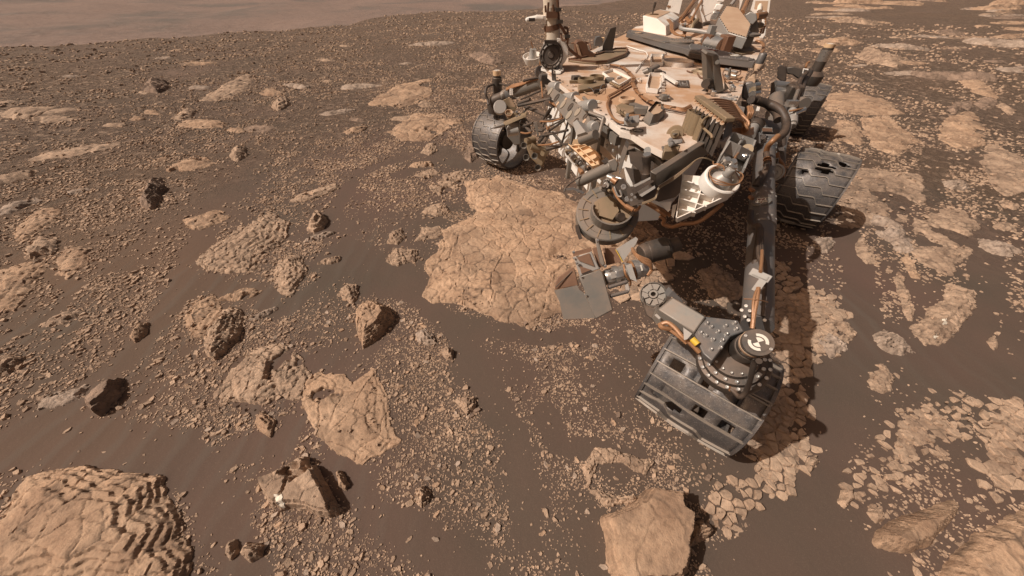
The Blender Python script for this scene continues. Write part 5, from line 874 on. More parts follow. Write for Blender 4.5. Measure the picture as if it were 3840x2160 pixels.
# ---------------------------------------------------------------- wheels
def wheel(cx, cy, cz, axis, r, w, holes, seed, label, hub_side=1, damage=()):
    """thin skin with zig-zag ridges; damage and code holes are real openings"""
    ax = Vector(axis).normalized(); x, y, z = frame(ax); c = Vector((cx, cy, cz)); rg = random.Random(seed); NA, NW = 96, 16
    def P(i, j, dr=0):
        a = 2*math.pi*i/NA; t_ = j/NW*2-1; rr = r*(1-.05*t_*t_)+dr; return c+ax*(t_*w/2)+x*(rr*math.cos(a))+y*(rr*math.sin(a))
    dent = [[0]*(NW+1) for _ in range(NA)]
    for (i0, j0, ri, rj) in damage:
        for di in range(-5, 6):
            for dj in range(-4, 5):
                j = j0+dj
                if 0 <= j <= NW: dent[(i0+di) % NA][j] -= .012*math.exp(-(di*di/9+dj*dj/5))
    vs = [P(i, j, dent[i][j]) for i in range(NA) for j in range(NW+1)]; fs = []
    for i in range(NA):
        for j in range(NW):
            skip = False
            for (i0, j0, ri, rj) in damage:
                di = (i-i0+NA//2) % NA-NA//2
                if (di/ri)**2+((j-j0)/rj)**2 < 1+.5*math.sin(i*2.3+j*1.7): skip = True
            for (ri0, js) in holes:
                if i % NA in (ri0 % NA, (ri0+1) % NA, (ri0+2) % NA) and j in js: skip = True
            if not skip: fs.append([i*(NW+1)+j, ((i+1) % NA)*(NW+1)+j, ((i+1) % NA)*(NW+1)+j+1, i*(NW+1)+j+1])
    me = bpy.data.meshes.new('wheel'); me.from_pydata([tuple(v) for v in vs], [], fs); finish(me, M['wheel'], .5); o = bpy.data.objects.new('wheel', me); col.objects.link(o); o.parent = rover; o.matrix_parent_inverse = Matrix.Translation(-R0)
    sm = o.modifiers.new('skin', 'SOLIDIFY'); sm.thickness = .006; sm.offset = -1
    if label: o['label'] = label
    for k in range(24):
        i0 = k*4; code = any(abs(((i0-h[0]+NA//2) % NA)-NA//2) < 5 for h in holes); pts = []
        for t0_ in np.linspace(0, 1, 27):
            zz = 0 if code else float(np.interp(t0_, [0, .28, .37, .64, .73, 1], [0, -.5, 1.9, 1.2, 3.6, 3.1]))
            ii = i0+zz; a = 2*math.pi*ii/NA; t_ = t0_*2-1; dn_ = dent[int(ii) % NA][int(t0_*NW)]; pts.append((a, t_, dn_))
        mb = MB(); L = []
        for a, t_, dn_ in pts:
            rr = r*(1-.05*t_*t_)+dn_; ra = x*math.cos(a)+y*math.sin(a); ta = (-x*math.sin(a)+y*math.cos(a)); b = c+ax*(t_*w/2)+ra*rr
            L.append((b-ta*.004-ra*.003, b-ta*.0025+ra*.009, b+ta*.0025+ra*.009, b+ta*.004-ra*.003))
        vs2 = [p for q in L for p in q]; mb.add(vs2, [[4*i+e, 4*i+e+1, 4*i+e+5, 4*i+e+4] for i in range(len(L)-1) for e in range(3)]+[[0, 3, 2, 1], [4*len(L)-4, 4*len(L)-3, 4*len(L)-2, 4*len(L)-1]])
        part(mb, 'tread_ridge', 'ridge', o, smooth=.3)
    for s_ in (-1, 1):
        mb = MB().lathe(c+ax*(s_*w/2), ax, [(r*.95+.006, -.006), (r*.95+.006, .006), (r*.95-.014, .006), (r*.95-.014, -.006), (r*.95+.006, -.006)], 64); part(mb, 'wheel_rim', 'wheel', o)
    hc_ = c+ax*(hub_side*w*.12); part(MB().lathe(hc_, ax, [(0, -.05), (.075, -.05), (.085, -.02), (.085, .05), (.06, .06), (0, .06)], 28), 'wheel_hub', 'dark', o)
    for k in range(6):
        a = k*math.pi/3+.3; d0 = x*math.cos(a)+y*math.sin(a); t0 = -x*math.sin(a)+y*math.cos(a); mb = MB().tube([hc_+d0*.08, hc_+d0*r*.5+t0*.07+ax*.02, hc_+d0*r*.85+t0*.05, c+ax*(hub_side*w*.12)+d0*r*.955], .02, 6, flat=.25); part(mb, 'wheel_spoke', 'dark', o)
    return o
wf = Pz((2700,1345), .40); fr_c = Pz(A(385,930), .27); ml = Pz(E(515,1085), .28); rl = Pz(E(455,470), .28)
def zc(v, r): return zg1(v.x, v.y)+r+.004
HC = lambda i0: [(i0, (2, 3)), (i0, (6, 7, 8)), (i0, (12,)), (i0+8, (3,)), (i0+8, (8, 9)), (i0+8, (12, 13))]
AXF = Vector((.76, -.65, 0)); AXM = Vector((.76, -.65, 0)); AXR = Vector((.79, -.61, 0)); AXL = Vector((.72, -.69, 0))
wheel(wf.x, wf.y, zc(wf, .225), AXF, .225, .38, HC(33), 1, 'front wheel with rectangular code holes and a torn edge', 1, damage=((46, 4, 1.8, 2.4),))
wheel(fr_c.x, fr_c.y, zc(fr_c, .27), AXL, .27, .36, [], 2, 'far front wheel with its open inner side showing', 1)
wheel(ml.x, ml.y, zc(ml, .28), AXM, .28, .36, [], 3, 'middle wheel with large jagged tears in its skin', -1, damage=((33, 8, 2.2, 2.0), (29, 12, 1.4, 1.4), (24, 6, 1.6, 1.4), (21, 9, 1.4, 3.2), (17, 6, 1.3, 2.6), (36, 3, .9, 1.2)))
wheel(rl.x, rl.y, zc(rl, .29), AXR, .28, .36, HC(13), 4, 'rear wheel half hidden by the suspension', -1)
# ---------------------------------------------------------------- suspension on the far side
sc0 = Pd(A(335,460), 3.05); sh = part(MB().cyl(sc0, sc0+Vector((0, 0, .15)), .044).cyl(sc0+Vector((0, 0, .15)), sc0+Vector((0, 0, .165)), .034), 'steering_actuator', 'dark', bevel=.006)
ct = sc0+Vector((0, 0, .165)); cyl('actuator_cap', 'gold', ct, ct+Vector((0, 0, .035)), .036, parent=sh, n=28, k=1); marker(ct+Vector((0, 0, .035)), (0, 0, 1), .034, sh, 'tan', 'cream')
tube('rocker_tube', 'grey', [Pd(A(820,310), 2.55), Pd(A(620,385), 2.75), Pd(A(470,440), 2.9), Pd(A(400,465), 2.95)], .085, n=18); cyl('tube_collar', 'blue', Pd(A(530,415), 2.83), Pd(A(465,440), 2.9), .092); cyl('tube_ring', 'silver', Pd(A(540,410), 2.82), Pd(A(534,412), 2.825), .094)
bolts(rover, [Pd(A(480+i*14,400+j*22), 2.75) for i in range(2) for j in range(3)], (-.3, -.8, .4), .012, .01)
tube('rocker_elbow', 'dark', [Pd(A(470,440), 2.9), Pd(A(380,480), 2.97), Pd(A(300,515), 3.02), Pd(A(270,560), 3.05)], .085, n=16); part(MB().lathe(Pd(A(300,570), 3.08), (0, 0, 1), [(0, -.06), (.06, -.06), (.066, -.02), (.066, .015), (.055, .03), (0, .04)], 26), 'steering_flange', 'dark')
tube('black_hose', 'black', [Pd(A(470,355), 2.85), Pd(A(410,340), 2.9), Pd(A(360,330), 2.95)], .016); tube('black_hose', 'black', [Pd(A(290,335), 2.95), Pd(A(225,365), 2.95), Pd(A(205,430), 2.95), Pd(A(225,500), 2.97), Pd(A(240,560), 2.97)], .02)
for k in range(4): tube('cable', 'copper', [Pd(A(780,265+k*4), 2.5), Pd(A(690,290+k*5), 2.6), Pd(A(600,320+k*7), 2.68), Pd(A(500,345+k*9), 2.75), Pd(A(430,385+k*5), 2.82)], .011)
tube('black_hose', 'black', [Pd(A(780,262), 2.48), Pd(A(700,275), 2.55), Pd(A(620,300), 2.62)], .018)
po2 = part(MB().cyl(Pd(A(790,195), 2.15), Pd(A(860,275), 2.05), .034), 'mast_damper', 'blue', bevel=.004); part(MB().box(Pd(A(880,290), 2.02), (.045, 0, 0), (0, .03, 0), (0, 0, .035)), 'damper_clevis', 'dark', po2, bevel=.005)
standing('deck_stanchion', 'grey', [A(930,300), A(975,300), A(970,225), A(925,220)], .03, A(950,305)); cyl('stanchion_rod', 'dark', Py(A(932,230), Pz(A(950,305), ZD).y), Py(A(932,135), Pz(A(950,305), ZD).y), .008)
# ---------------------------------------------------------------- suspension on the near side
tube('rocker_tube', 'dark', [Pd(E(270,480), 2.35), Pd(E(275,620), 2.3), Pd(E(285,760), 2.25), Pd(E(265,1000), 2.2)], .085, n=14); cyl('green_tube', 'grey', Pd(E(270,390), 2.6), Pd(E(262,520), 2.45), .09); tube('rocker_tube', 'grey', [Pd(E(230,500), 2.3), Pd(E(235,620), 2.15), Pd(E(250,760), 2.05)], .06, n=14)
plate('leg_housing', 'dark', [E(255,790), E(330,790), E(345,900), E(330,1060), E(250,1040)], 2.2, .08, bevel=.006); hr = part(MB().lathe(Pd(E(255,965), 2.1), (-.6, -.7, .3), [(.052, 0), (.055, .03), (.045, .035), (.04, .02), (.018, .02), (.014, .03), (0, .03)], 26), 'leg_joint', 'lgrey')
for y_ in (285, 335): cyl('silver_roller', 'silver', Pd(E(255,y_), 2.75), Pd(E(358,y_+14), 2.75), .055, n=24)
plate('roller_frame', 'dark', [E(232,270), E(255,262), E(262,360), E(236,420), E(218,410)], 2.74, .04); plate('roller_frame', 'dark', [E(350,285), E(372,290), E(368,360), E(350,370)], 2.70, .05); plate('axle_box', 'black', [E(280,150), E(300,130), E(352,140), E(350,255), E(318,265), E(278,235)], 3.6, .12, bevel=.008)
plate('bogie_arm', 'dark', [E(350,150), E(420,140), E(480,165), E(500,215), E(440,240), E(400,210), E(352,200)], 3.55, .1, bevel=.01); st = part(MB().lathe(Pd(E(545,235), 3.6), (0, 0, 1), [(0, -.06), (.09, -.06), (.10, -.02), (.10, .03), (.07, .06), (.053, .07), (.053, .25), (.05, .28), (0, .28)], 28), 'steering_actuator', 'dark')
tc = Pd(E(545,235), 3.6)+Vector((0, 0, .28)); cyl('actuator_cap', 'gold', tc, tc+Vector((0, 0, .03)), .05, parent=st, n=26, k=1); marker(tc+Vector((0, 0, .03)), (0, 0, 1), .046, st, 'tan', 'cream'); cyl('actuator_sleeve', 'silver', tc-Vector((0, 0, .12)), tc-Vector((0, 0, .02)), .055, parent=st, k=1)
tube('bogie_arm', 'dark', [Pd(E(520,190), 3.4), Pd(E(470,270), 3.2), Pd(E(450,330), 3.0), Pd(E(420,420), 2.7)], .075, n=12); plate('white_frame', 'white', [E(472,196), E(480,157), E(522,162), E(515,200)], 3.3, .01); plate('frame_middle', 'dark', [E(480,190), E(486,166), E(514,170), E(508,194)], 3.285, .01)
tube('bogie_cable', 'copper', [Pd(E(500,150), 3.28), Pd(E(510,120), 3.3), Pd(E(525,110), 3.3)], .02); tube('bogie_cable', 'black', [Pd(E(510,190), 3.2), Pd(E(470,230), 3.1), Pd(E(445,280), 2.95), Pd(E(430,330), 2.8), Pd(E(425,400), 2.65), Pd(E(415,470), 2.5)], .035); tube('bogie_cable', 'black', [Pd(E(360,300), 2.7), Pd(E(400,275), 2.7), Pd(E(430,300), 2.65), Pd(E(440,350), 2.6), Pd(E(420,420), 2.55)], .03); tube('bogie_cable', 'grey', [Pd(E(440,330), 2.6), Pd(E(410,410), 2.5), Pd(E(395,470), 2.4), Pd(E(380,600), 2.35)], .025)
bz2 = part(MB().box(Pd(E(400,350), 2.7), (.05, -.015, 0), (.015, .05, 0), (0, 0, .06)), 'bogie_pivot', 'dark', bevel=.012); cyl('pivot_cap', 'grey', Pd(E(455,425), 2.6), Pd(E(490,435), 2.55), .075); cyl('cable_fitting', 'silver', Pd(E(395,480), 2.45), Pd(E(395,425), 2.5), .03); part(MB().box(Pd(E(393,430), 2.42), (.04, 0, 0), (0, .02, 0), (0, 0, .02)), 'fitting_plate', 'silver')
part(MB().cyl(Pd(E(395,480), 2.35), Pd(E(392,610), 2.3), .026).cyl(Pd(E(395,530), 2.33), Pd(E(393,590), 2.3), .033), 'leg_sleeve', 'lgrey', bevel=.004); tube('foil_hose', 'silver', [Pd(E(410,510), 2.3), Pd(E(450,490), 2.3), Pd(E(490,475), 2.3)], .03); tube('bogie_cable', 'copper', [Pd(E(370,490), 2.3), Pd(E(430,480), 2.28), Pd(E(495,465), 2.3)], .012); tube('leg_strut', 'blue', [Pd(E(375,600), 2.3), Pd(E(340,720), 2.25), Pd(E(325,790), 2.2)], .03)
plate('connector_block', 'silver', [E(285,775), E(330,765), E(335,800), E(292,795)], 2.1, .03); tube('leg_cable', 'copper', [Pd(E(280,810), 2.1), Pd(E(290,860), 2.1), Pd(E(320,900), 2.1), Pd(E(330,960), 2.1), Pd(E(320,1000), 2.1)], .018); plate('leg_frame', 'lgrey', [E(260,905), E(268,855), E(292,850), E(285,905)], 2.1, .01); plate('leg_frame_middle', 'black', [E(264,900), E(271,861), E(287,857), E(281,900)], 2.09, .006)
# ---------------------------------------------------------------- robotic arm
sj = Pd(E(205,650), 2.0); plate('shoulder_housing', 'blue', [E(35,260), E(90,255), E(105,290), E(95,400), E(40,415), E(0,390), E(5,300)], 1.85, .08, bevel=.012); plate('shoulder_cover', 'dark', [E(0,410), E(70,415), E(60,560), E(0,540)], 1.8, .06, bevel=.006)
for k, (y_, m_) in enumerate(((300, 'silver'), (330, 'bronze'), (360, 'silver'))): cyl('shoulder_fitting', m_, Pd(E(85,y_), 1.82), Pd(E(125,y_-8), 1.86), .03)
plate('side_bracket', 'dark', [E(85,250), E(130,240), E(145,290), E(130,380), E(95,400)], 1.95, .03)
sd = part(MB().cyl(Pd(E(118,625), 1.9), Pd(E(300,640), 1.98), .05, n=30).cyl(Pd(E(112,625), 1.9), Pd(E(140,627), 1.91), .056, n=30).cyl(Pd(E(262,637), 1.96), Pd(E(305,641), 1.98), .056, n=30), 'shoulder_drum', 'blue', bevel=.004)
plate('drum_band', 'lgrey', [E(160,615), E(240,618), E(245,655), E(160,652)], 1.86, .02, sd); plate('drum_plate', 'brown', [E(160,620), E(238,623), E(240,648), E(162,646)], 1.855, .006, sd); plate('drum_box', 'blue', [E(120,665), E(285,672), E(285,735), E(122,725)], 1.86, .12, sd, bevel=.006); plate('drum_lug', 'dark', [E(150,680), E(210,680), E(210,715), E(150,712)], 1.83, .05, sd, bevel=.004); bolts(sd, [Pd(E(170,692), 1.825)], view(E(170,692), 1.69)[3], .016, .014); bolts(sd, [Pd(E(215,692), 1.855), Pd(E(212,715), 1.855), Pd(E(140,670), 1.855), Pd(E(270,680), 1.855)], view(E(170,692), 1.69)[3], .009, .008)
cyl('joint_motor', 'lgrey', Pd(E(95,610), 1.75), Pd(E(60,680), 1.72), .05); cyl('joint_ring', 'dark', Pd(E(100,600), 1.78), Pd(E(85,640), 1.75), .07); plate('joint_plate', 'blue', [E(110,655), E(145,650), E(150,740), E(118,735)], 1.73, .04)
a0_, a1_ = Pd(E(183,760), 1.86), Pd(Z(1690,560), 1.02); ad = (a1_-a0_)
arm = part(MB().lathe(a0_, ad, [(0, 0), (.056, 0), (.056, .06), (.052, .065), (.049, .1), (.046, ad.length*.40), (.051, ad.length*.405), (.051, ad.length*.58), (.046, ad.length*.585), (.045, ad.length*.97), (0, ad.length*.97)], 36), 'upper_arm', 'blue', smooth=.5)
x_, y_, z_ = frame(ad); cdir = [(Vector((0, 0, CAM_H))-(a0_+ad*t_)) for t_ in (.03, .43, .56)]
for t_, r_, nn in ((.025, .056, 12), (.5*.0+.06, .053, 12), (.425, .051, 12), (.555, .051, 12)):
    for k in range(nn): a = k*2*math.pi/nn+.2; dv = x_*math.cos(a)+y_*math.sin(a); bolts(arm, [a0_+ad*t_+dv*(r_-.001)], dv, .0055, .0028, 'arm_rivet', 'lgrey')
# badge: round plate with a shield emblem
bo = a0_+ad*.49; vn_ = (Vector((0, 0, CAM_H))-bo); vn_ = (vn_-z_*vn_.dot(z_)).normalized(); bx = z_.cross(vn_).normalized(); bx = -bx if bx.x < 0 else bx; by = -z_
bc = bo+vn_*.048-bx*.004; cyl('badge_disc', 'grey', bc, bc+vn_*.008, .036, parent=arm, n=32, k=1)
def shield(pts, lift, mat): part(MB().prism([bc+vn_*(.008+lift)+bx*(u_*.034)+by*(v_*.034) for u_, v_ in pts], vn_*.0006), 'badge_print', mat, arm)
shield([(-.5, .62), (-.3, .7), (0, .62), (.3, .7), (.5, .62), (.46, .25), (.62, -.02), (.6, -.4), (.2, -.45), (0, -.72), (-.2, -.45), (-.6, -.4), (-.62, -.02), (-.46, .25)], 0, 'cream'); shield([(-.36, .5), (0, .5), (.36, .5), (.32, .2), (.1, .06), (-.1, .1), (-.34, .24)], .0008, 'rust'); shield([(-.26, .36), (.1, .44), (.24, .3), (0, .24)], .0014, 'cream'); shield([(-.12, -.44), (.12, -.44), (0, -.62)], .0008, 'rust')
for yy_, w_ in ((-.10, .5), (-.28, .5)):
    for k in range(7): u_ = -w_+k*2*w_/6.5; shield([(u_, yy_-.06), (u_+.1, yy_-.06), (u_+.1, yy_+.06), (u_, yy_+.06)], .0008, 'bronze')
tube('arm_hose', 'black', [Pd(E(75,400), 1.75), Pd(E(140,415), 1.8), Pd(E(205,440), 1.8), Pd(E(270,500), 1.75), Pd(E(285,560), 1.72)], .036, n=12); tube('arm_hose', 'black', [Pd(E(120,405), 1.76), Pd(E(220,435), 1.76), Pd(E(300,480), 1.72), Pd(E(345,560), 1.7), Pd(E(345,620), 1.68), Pd(E(320,670), 1.66), Pd(E(280,700), 1.65)], .036, n=12)
tube('arm_connector', 'copper', [Pd(E(285,682), 1.62), Pd(E(240,725), 1.62), Pd(E(205,765), 1.65), Pd(E(192,820), 1.68)], .024, n=12); tube('arm_hose', 'black', [Pd(E(192,815), 1.67), Pd(E(200,870), 1.62), Pd(E(195,930), 1.55), Pd(E(165,990), 1.52), Pd(E(130,1030), 1.5), Pd(E(112,1070), 1.5)], .025, n=12)
for p in (E(200,860), E(203,880), E(200,900)): cyl('hose_band', 'copper', Pd(p, 1.6), Pd((p[0], p[1]+3), 1.598), .028)
tube('arm_hose', 'black', [Pd(E(70,1270), 1.38), Pd(E(70,1330), 1.34), Pd(E(100,1385), 1.28), Pd(E(140,1420), 1.23), Pd(Z(1650,160), 1.18)], .022, n=12)
for k in range(3): tube('arm_hose', 'black', [Pd(E(140+k*10,1400), 1.2), Pd(Z(1700+k*18,-120), 1.12), Pd(Z(1725+k*16,-20), 1.08), Pd(Z(1750+k*6,100), 1.04), Pd(Z(1750,250), 1.0), Pd(Z(1740,400), .98)], .011, n=8)
for p in (E(75,1160), E(75,1290), E(80,1100)): part(MB().box(Pd(p, 1.45), (.007, 0, 0), (0, .012, 0), (0, 0, .006)), 'hose_clip', 'copper')
ta, tr, tu, tn = view(Z(1720,70), .99); bxs = part(MB().box(ta, tr*.028, tu*.012, tn*.008), 'cable_junction', 'lgrey', bevel=.002); part(MB().box(ta+tn*.009, tr*.02, tu*.006, tn*.003), 'junction_plate', 'lgrey', bxs); part(MB().box(Pd(Z(1710,150), .97), tr*.01, tu*.02, tn*.006), 'junction_plate', 'lgrey', bxs)
tube('arm_cable', 'copper', [Pd(Z(1735,-130), 1.08), Pd(Z(1730,-40), 1.02), Pd(Z(1720,40), .98)], .009); tube('arm_cable', 'copper', [Pd(Z(1705,170), .96), Pd(Z(1690,280), .94), Pd(Z(1670,380), .93), Pd(Z(1655,500), .92)], .011); tube('arm_cable', 'copper', [Pd(Z(1690,190), .955), Pd(Z(1665,280), .94), Pd(Z(1660,420), .925)], .007); tube('arm_tie', 'copper', [Pd(Z(1590,260), .965), Pd(Z(1690,265), .935), Pd(Z(1780,285), .965)], .003)
ve = view(Z(1660,360), .96)[3]; bolts(arm, [Pd(p, 1.012) for p in (Z(1605,315), Z(1635,355), Z(1595,400), Z(1625,430), Z(1750,320), Z(1755,430), Z(1570,350))], ve, .006, .005)
# elbow: bolted flange, tall motor can with a survey target, forearm box
ec = Pd(Z(1510,735), .98); en = (view(Z(1500,745), .98)[3]+Vector((0, .12, .55))).normalized(); ex_ = (Pd(Z(1700,620), .98)-ec); ex_ = (ex_-en*ex_.dot(en)).normalized(); ey_ = en.cross(ex_)
elb = part(MB().lathe(ec, en, [(0, -.07), (.09, -.07), (.1, -.06), (.1, -.03), (.096, -.02), (.085, -.018), (.082, .0), (.066, .002), (.062, .016), (.046, .018), (0, .018)], 48), 'elbow_joint', 'dark', smooth=.4)
def ring_bolts(n, r, h, ph=0, rr=.006, name='elbow_bolt'):
    bolts(elb, [ec+en*h+ex_*(r*math.cos(2*math.pi*k/n+ph))+ey_*(r*math.sin(2*math.pi*k/n+ph)) for k in range(n)], en, rr, .006, name)
ring_bolts(20, .0905, -.018); ring_bolts(16, .074, .001, .1); ring_bolts(14, .054, .018, .2, .004)
fp, fq, fnn = plate('elbow_plate', 'blue', [Z(1190,545), Z(1275,400), Z(1540,430), Z(1590,520), Z(1480,560), Z(1330,760), Z(1260,700)], [(Z(1190,545), .98), (Z(1275,400), 1.0), (Z(1480,560), .94)], .03, bevel=.003)
bolts(fp, [Pp(p, fq[0], fnn) for p in (Z(1290,455), Z(1325,485), Z(1240,530), Z(1280,555), Z(1440,475), Z(1512,452), Z(1380,522), Z(1448,542), Z(1340,587), Z(1415,592), Z(1322,666), Z(1400,652), Z(1525,500))], fnn, .0065, .006)
c0 = ec+ex_*.03+en*.02; c1 = Pd(Z(1700,610), .80); can = part(MB().cyl(c0, c0.lerp(c1, .55), .040, .038, 36).cyl(c0.lerp(c1, .5), c1, .0345, .0345, 36), 'elbow_motor', 'dark', bevel=.003); cax = (c1-c0).normalized()
part(MB().cyl(c0.lerp(c1, .8), c0.lerp(c1, .9), .0355, .0355, 36), 'motor_band', 'tan', can); part(MB().cyl(c1, c1+cax*.003, .033, n=36), 'motor_cap', 'dark', can); marker(c1+cax*.003, cax, .024, can, 'dark', 'cream'); bolts(can, [c1+cax*.003+frame(cax)[0]*.029*math.cos(a)+frame(cax)[1]*.029*math.sin(a) for a in (0, 3.14)], cax, .004, .002)
tube('elbow_hose', 'black', [c1+Vector((.0, -.035, -.03)), Pd(Z(1680,740), .84), Pd(Z(1650,860), .87), Pd(Z(1610,990), .92), Pd(Z(1560,1050), .94), Pd(Z(1510,1010), .96), Pd(Z(1475,975), .97)], .013, n=12); cyl('hose_plug', 'copper', Pd(Z(1490,985), .965), Pd(Z(1450,970), .98), .016)
fo1 = part(MB().prism([Pd(p, d) for p, d in ((Z(1015,240), 1.06), (Z(1290,400), .985), (Z(1190,540), .985), (Z(890,345), 1.06))], (.01, .03, -.085)), 'forearm', 'grey', bevel=.006); part(MB().prism([Pd(p, d) for p, d in ((Z(890,345), 1.058), (Z(1190,540), .983), (Z(1180,600), 1.02), (Z(940,520), 1.08), (Z(850,420), 1.08))], (.01, .03, -.01)), 'forearm_side', 'grey', fo1); part(MB().prism([Pd(p, 1.06) for p in (Z(1015,195), Z(1085,260), Z(1095,290), Z(1015,245), Z(975,240))], (.0, .03, -.01)), 'forearm_flap', 'blue', fo1)
plate('forearm_tag', 'lgrey', [Z(868,390), Z(885,378), Z(918,410), Z(905,425)], 1.04, .002, fo1)
wrc = Pd(Z(858,222), 1.1); wrn = (view(Z(858,222), 1.1)[3]+Vector((-.1, 0, .35))).normalized(); wri = part(MB().lathe(wrc, wrn, [(0, -.06), (.044, -.06), (.044, 0), (.04, .003), (.038, -.004), (.016, -.004), (.014, .004), (.008, .004), (.008, -.02), (0, -.02)], 32), 'wrist_joint', 'grey')
for k in range(8): a = k*math.pi/4; u1, v1, _ = frame(wrn); part(MB().box(wrc+(u1*math.cos(a)+v1*math.sin(a))*.027, (u1*math.cos(a)+v1*math.sin(a))*.010, (-u1*math.sin(a)+v1*math.cos(a))*.005, wrn*.003), 'wrist_spoke', 'grey', wri)
plate('wrist_bracket', 'dark', [Z(770,230), Z(800,310), Z(860,330), Z(940,280), Z(880,350), Z(850,430), Z(800,390), Z(780,320)], 1.1, .05, bevel=.004)
tube('arm_cable', 'copper', [Pd(Z(910,470), 1.03), Pd(Z(970,450), 1.02), Pd(Z(1030,490), 1.0), Pd(Z(1090,560), .98), Pd(Z(1160,620), .97), Pd(Z(1230,690), .96)], .013); tube('arm_cable', 'copper', [Pd(Z(920,480), 1.03), Pd(Z(990,510), 1.02), Pd(Z(1060,560), 1.0), Pd(Z(1130,620), .98)], .010); tube('arm_cable', 'copper', [Pd(Z(910,460), 1.03), Pd(Z(930,490), 1.02), Pd(Z(1000,505), 1.02)], .014)
plate('cable_flag', 'lgrey', [Z(1100,490), Z(1170,540), Z(1130,585), Z(1105,590)], .96, .006); cyl('yellow_plug', 'yellow', Pd(Z(1170,580), .965), Pd(Z(1215,625), .955), .016)
# ---------------------------------------------------------------- turret of tools
tcn = Pd(D(690,325), 1.25); tn_ = Vector((-.12, -.52, .85)).normalized(); tx, ty_, _ = frame(tn_)
tur = part(MB().lathe(tcn, tn_, [(0, -.055), (.105, -.055), (.119, -.045), (.119, -.004), (.115, .0), (.096, .001), (.092, -.002), (.072, -.002), (.07, .002), (0, .002)], 56), 'turret', 'grey', smooth=.5)
for k in range(14): a = k*2*math.pi/14; dv = tx*math.cos(a)+ty_*math.sin(a); part(MB().box(tcn+dv*.094+tn_*.001, dv*.018, tn_.cross(dv)*.002, tn_*.0016), 'turret_seam', 'bronze', tur)
bk = [tcn+tx*(.012+.078*math.cos(a))+ty_*(-.004+.072*math.sin(a)) for a in [i*math.pi/16 for i in range(32)]]
pan_ = part(MB().prism([p+tn_*.003 for p in bk], tn_*.004), 'turret_pan', 'bronze', tur)
mb = MB()
for i in range(14, 33): a, b = bk[i % 32], bk[(i+1) % 32]; hh_ = .05*min(1, (i-13)/3); mb.prism([a, b, b+tn_*hh_, a+tn_*hh_], (tcn-a.lerp(b, .5)).normalized()*.006)
part(mb, 'pan_wall', 'grey', tur);  part(MB().cyl(tcn+tx*.04-ty_*.02+tn_*.01, tcn+tx*.05-ty_*.03+tn_*.035, .016), 'pan_motor', 'black', tur); part(MB().prism([tcn+tx*u_+ty_*v_+tn_*.012 for u_, v_ in ((-.04, .03), (-.03, -.03), (.02, -.04), (.04, .0), (.02, .04))], tn_*.012), 'pan_cover', 'bronze', tur)
T_ = 1.20
def tp_(name, mat, pts, d, th, **k): return plate(name, mat, pts, d, th, **k)[0]
db = tp_('drill_box', 'grey', [D(390,995), D(610,920), D(640,950), D(750,1345), D(570,1440), D(540,1390), D(480,1230), D(440,1110)], T_, .07, bevel=.004)
tp_('drill_box_top', 'lgrey', [D(335,790), D(525,735), D(612,915), D(400,992)], T_-.005, .06, parent=db, bevel=.003); tp_('box_window', 'brown', [D(370,795), D(500,750), D(555,890), D(395,830)], T_-.012, .008, parent=db); tp_('box_window', 'brown', [D(400,885), D(520,925), D(420,965)], T_-.012, .008, parent=db)
tp_('drill_side', 'brown', [D(325,740), D(520,690), D(530,730), D(335,785)], T_+.02, .05, parent=db); tp_('drill_shield', 'brown', [D(150,1050), D(175,1000), D(320,900), D(345,900), D(390,1090), D(140,1130)], T_+.03, .03, parent=db, bevel=.003); tp_('drill_skirt', 'grey', [D(135,1140), D(375,1085), D(395,1130), D(455,1175), D(480,1240), D(545,1390), D(560,1430), D(230,1440), D(190,1260)], T_+.03, .012, parent=db)
tube('shield_rib', 'dark', [Pd(D(150,1105), T_+.02), Pd(D(320,940), T_+.02)], .004, db); tp_('hinge_panel', 'brown', [D(530,700), D(600,680), D(665,880), D(600,910)], T_, .03, parent=db); tp_('hinge_bar', 'grey', [D(560,600), D(590,590), D(665,860), D(640,890), D(610,850)], T_-.02, .03, parent=db, bevel=.003)
for p in (D(360,858), D(325,745), D(655,890), D(575,625)): cyl('drill_pin', 'silver', Pd(p, T_-.02), Pd((p[0]+8, p[1]-3), T_-.02), .009, parent=db)
bolts(db, [Pd(p, T_-.012) for p in (D(410,988), D(340,800), D(520,745), D(605,910), D(460,1185))], view(D(450,900), T_)[3], .004, .003); tp_('dust_pad', 'tan', [D(455,640), D(500,615), D(550,660), D(530,695)], T_+.05, .02, parent=db); tp_('dark_slot', 'black', [D(355,460), D(385,450), D(430,600), D(395,610), D(360,520)], T_+.06, .03, parent=db)
tri = tp_('turret_fin', 'lgrey', [D(775,710), D(985,580), D(1010,600), D(990,650), D(850,842)], T_+.02, .012); tp_('fin_back', 'brown', [D(640,700), D(775,690), D(840,840), D(680,880)], T_+.05, .03, parent=tri); tube('fin_edge', 'yellow', [Pd(D(778,712), T_+.012), Pd(D(850,842), T_+.012)], .003, tri)
dv0, dv1 = Pd(D(660,1010), T_+.03), Pd(D(1110,890), T_+.02); dx_ = (dv1-dv0); dl = dx_.length
drl = part(MB().lathe(dv0, dx_, [(0, 0), (.028, 0), (.032, .01), (.032, dl*.18), (.037, dl*.2), (.037, dl*.3), (.031, dl*.31), (.031, dl*.46), (.039, dl*.48), (.039, dl*.53), (.03, dl*.54), (.036, dl*.66), (.039, dl*.67), (.039, dl*.76), (.034, dl*.77), (.036, dl*.95), (0, dl*.95)], 32), 'drill_motor', 'silver', smooth=.4)
cyl('drill_band', 'copper', dv0+dx_*.60, dv0+dx_*.65, .04, parent=drl, n=32, k=1)
vd = view(D(800,1000), T_)[3]
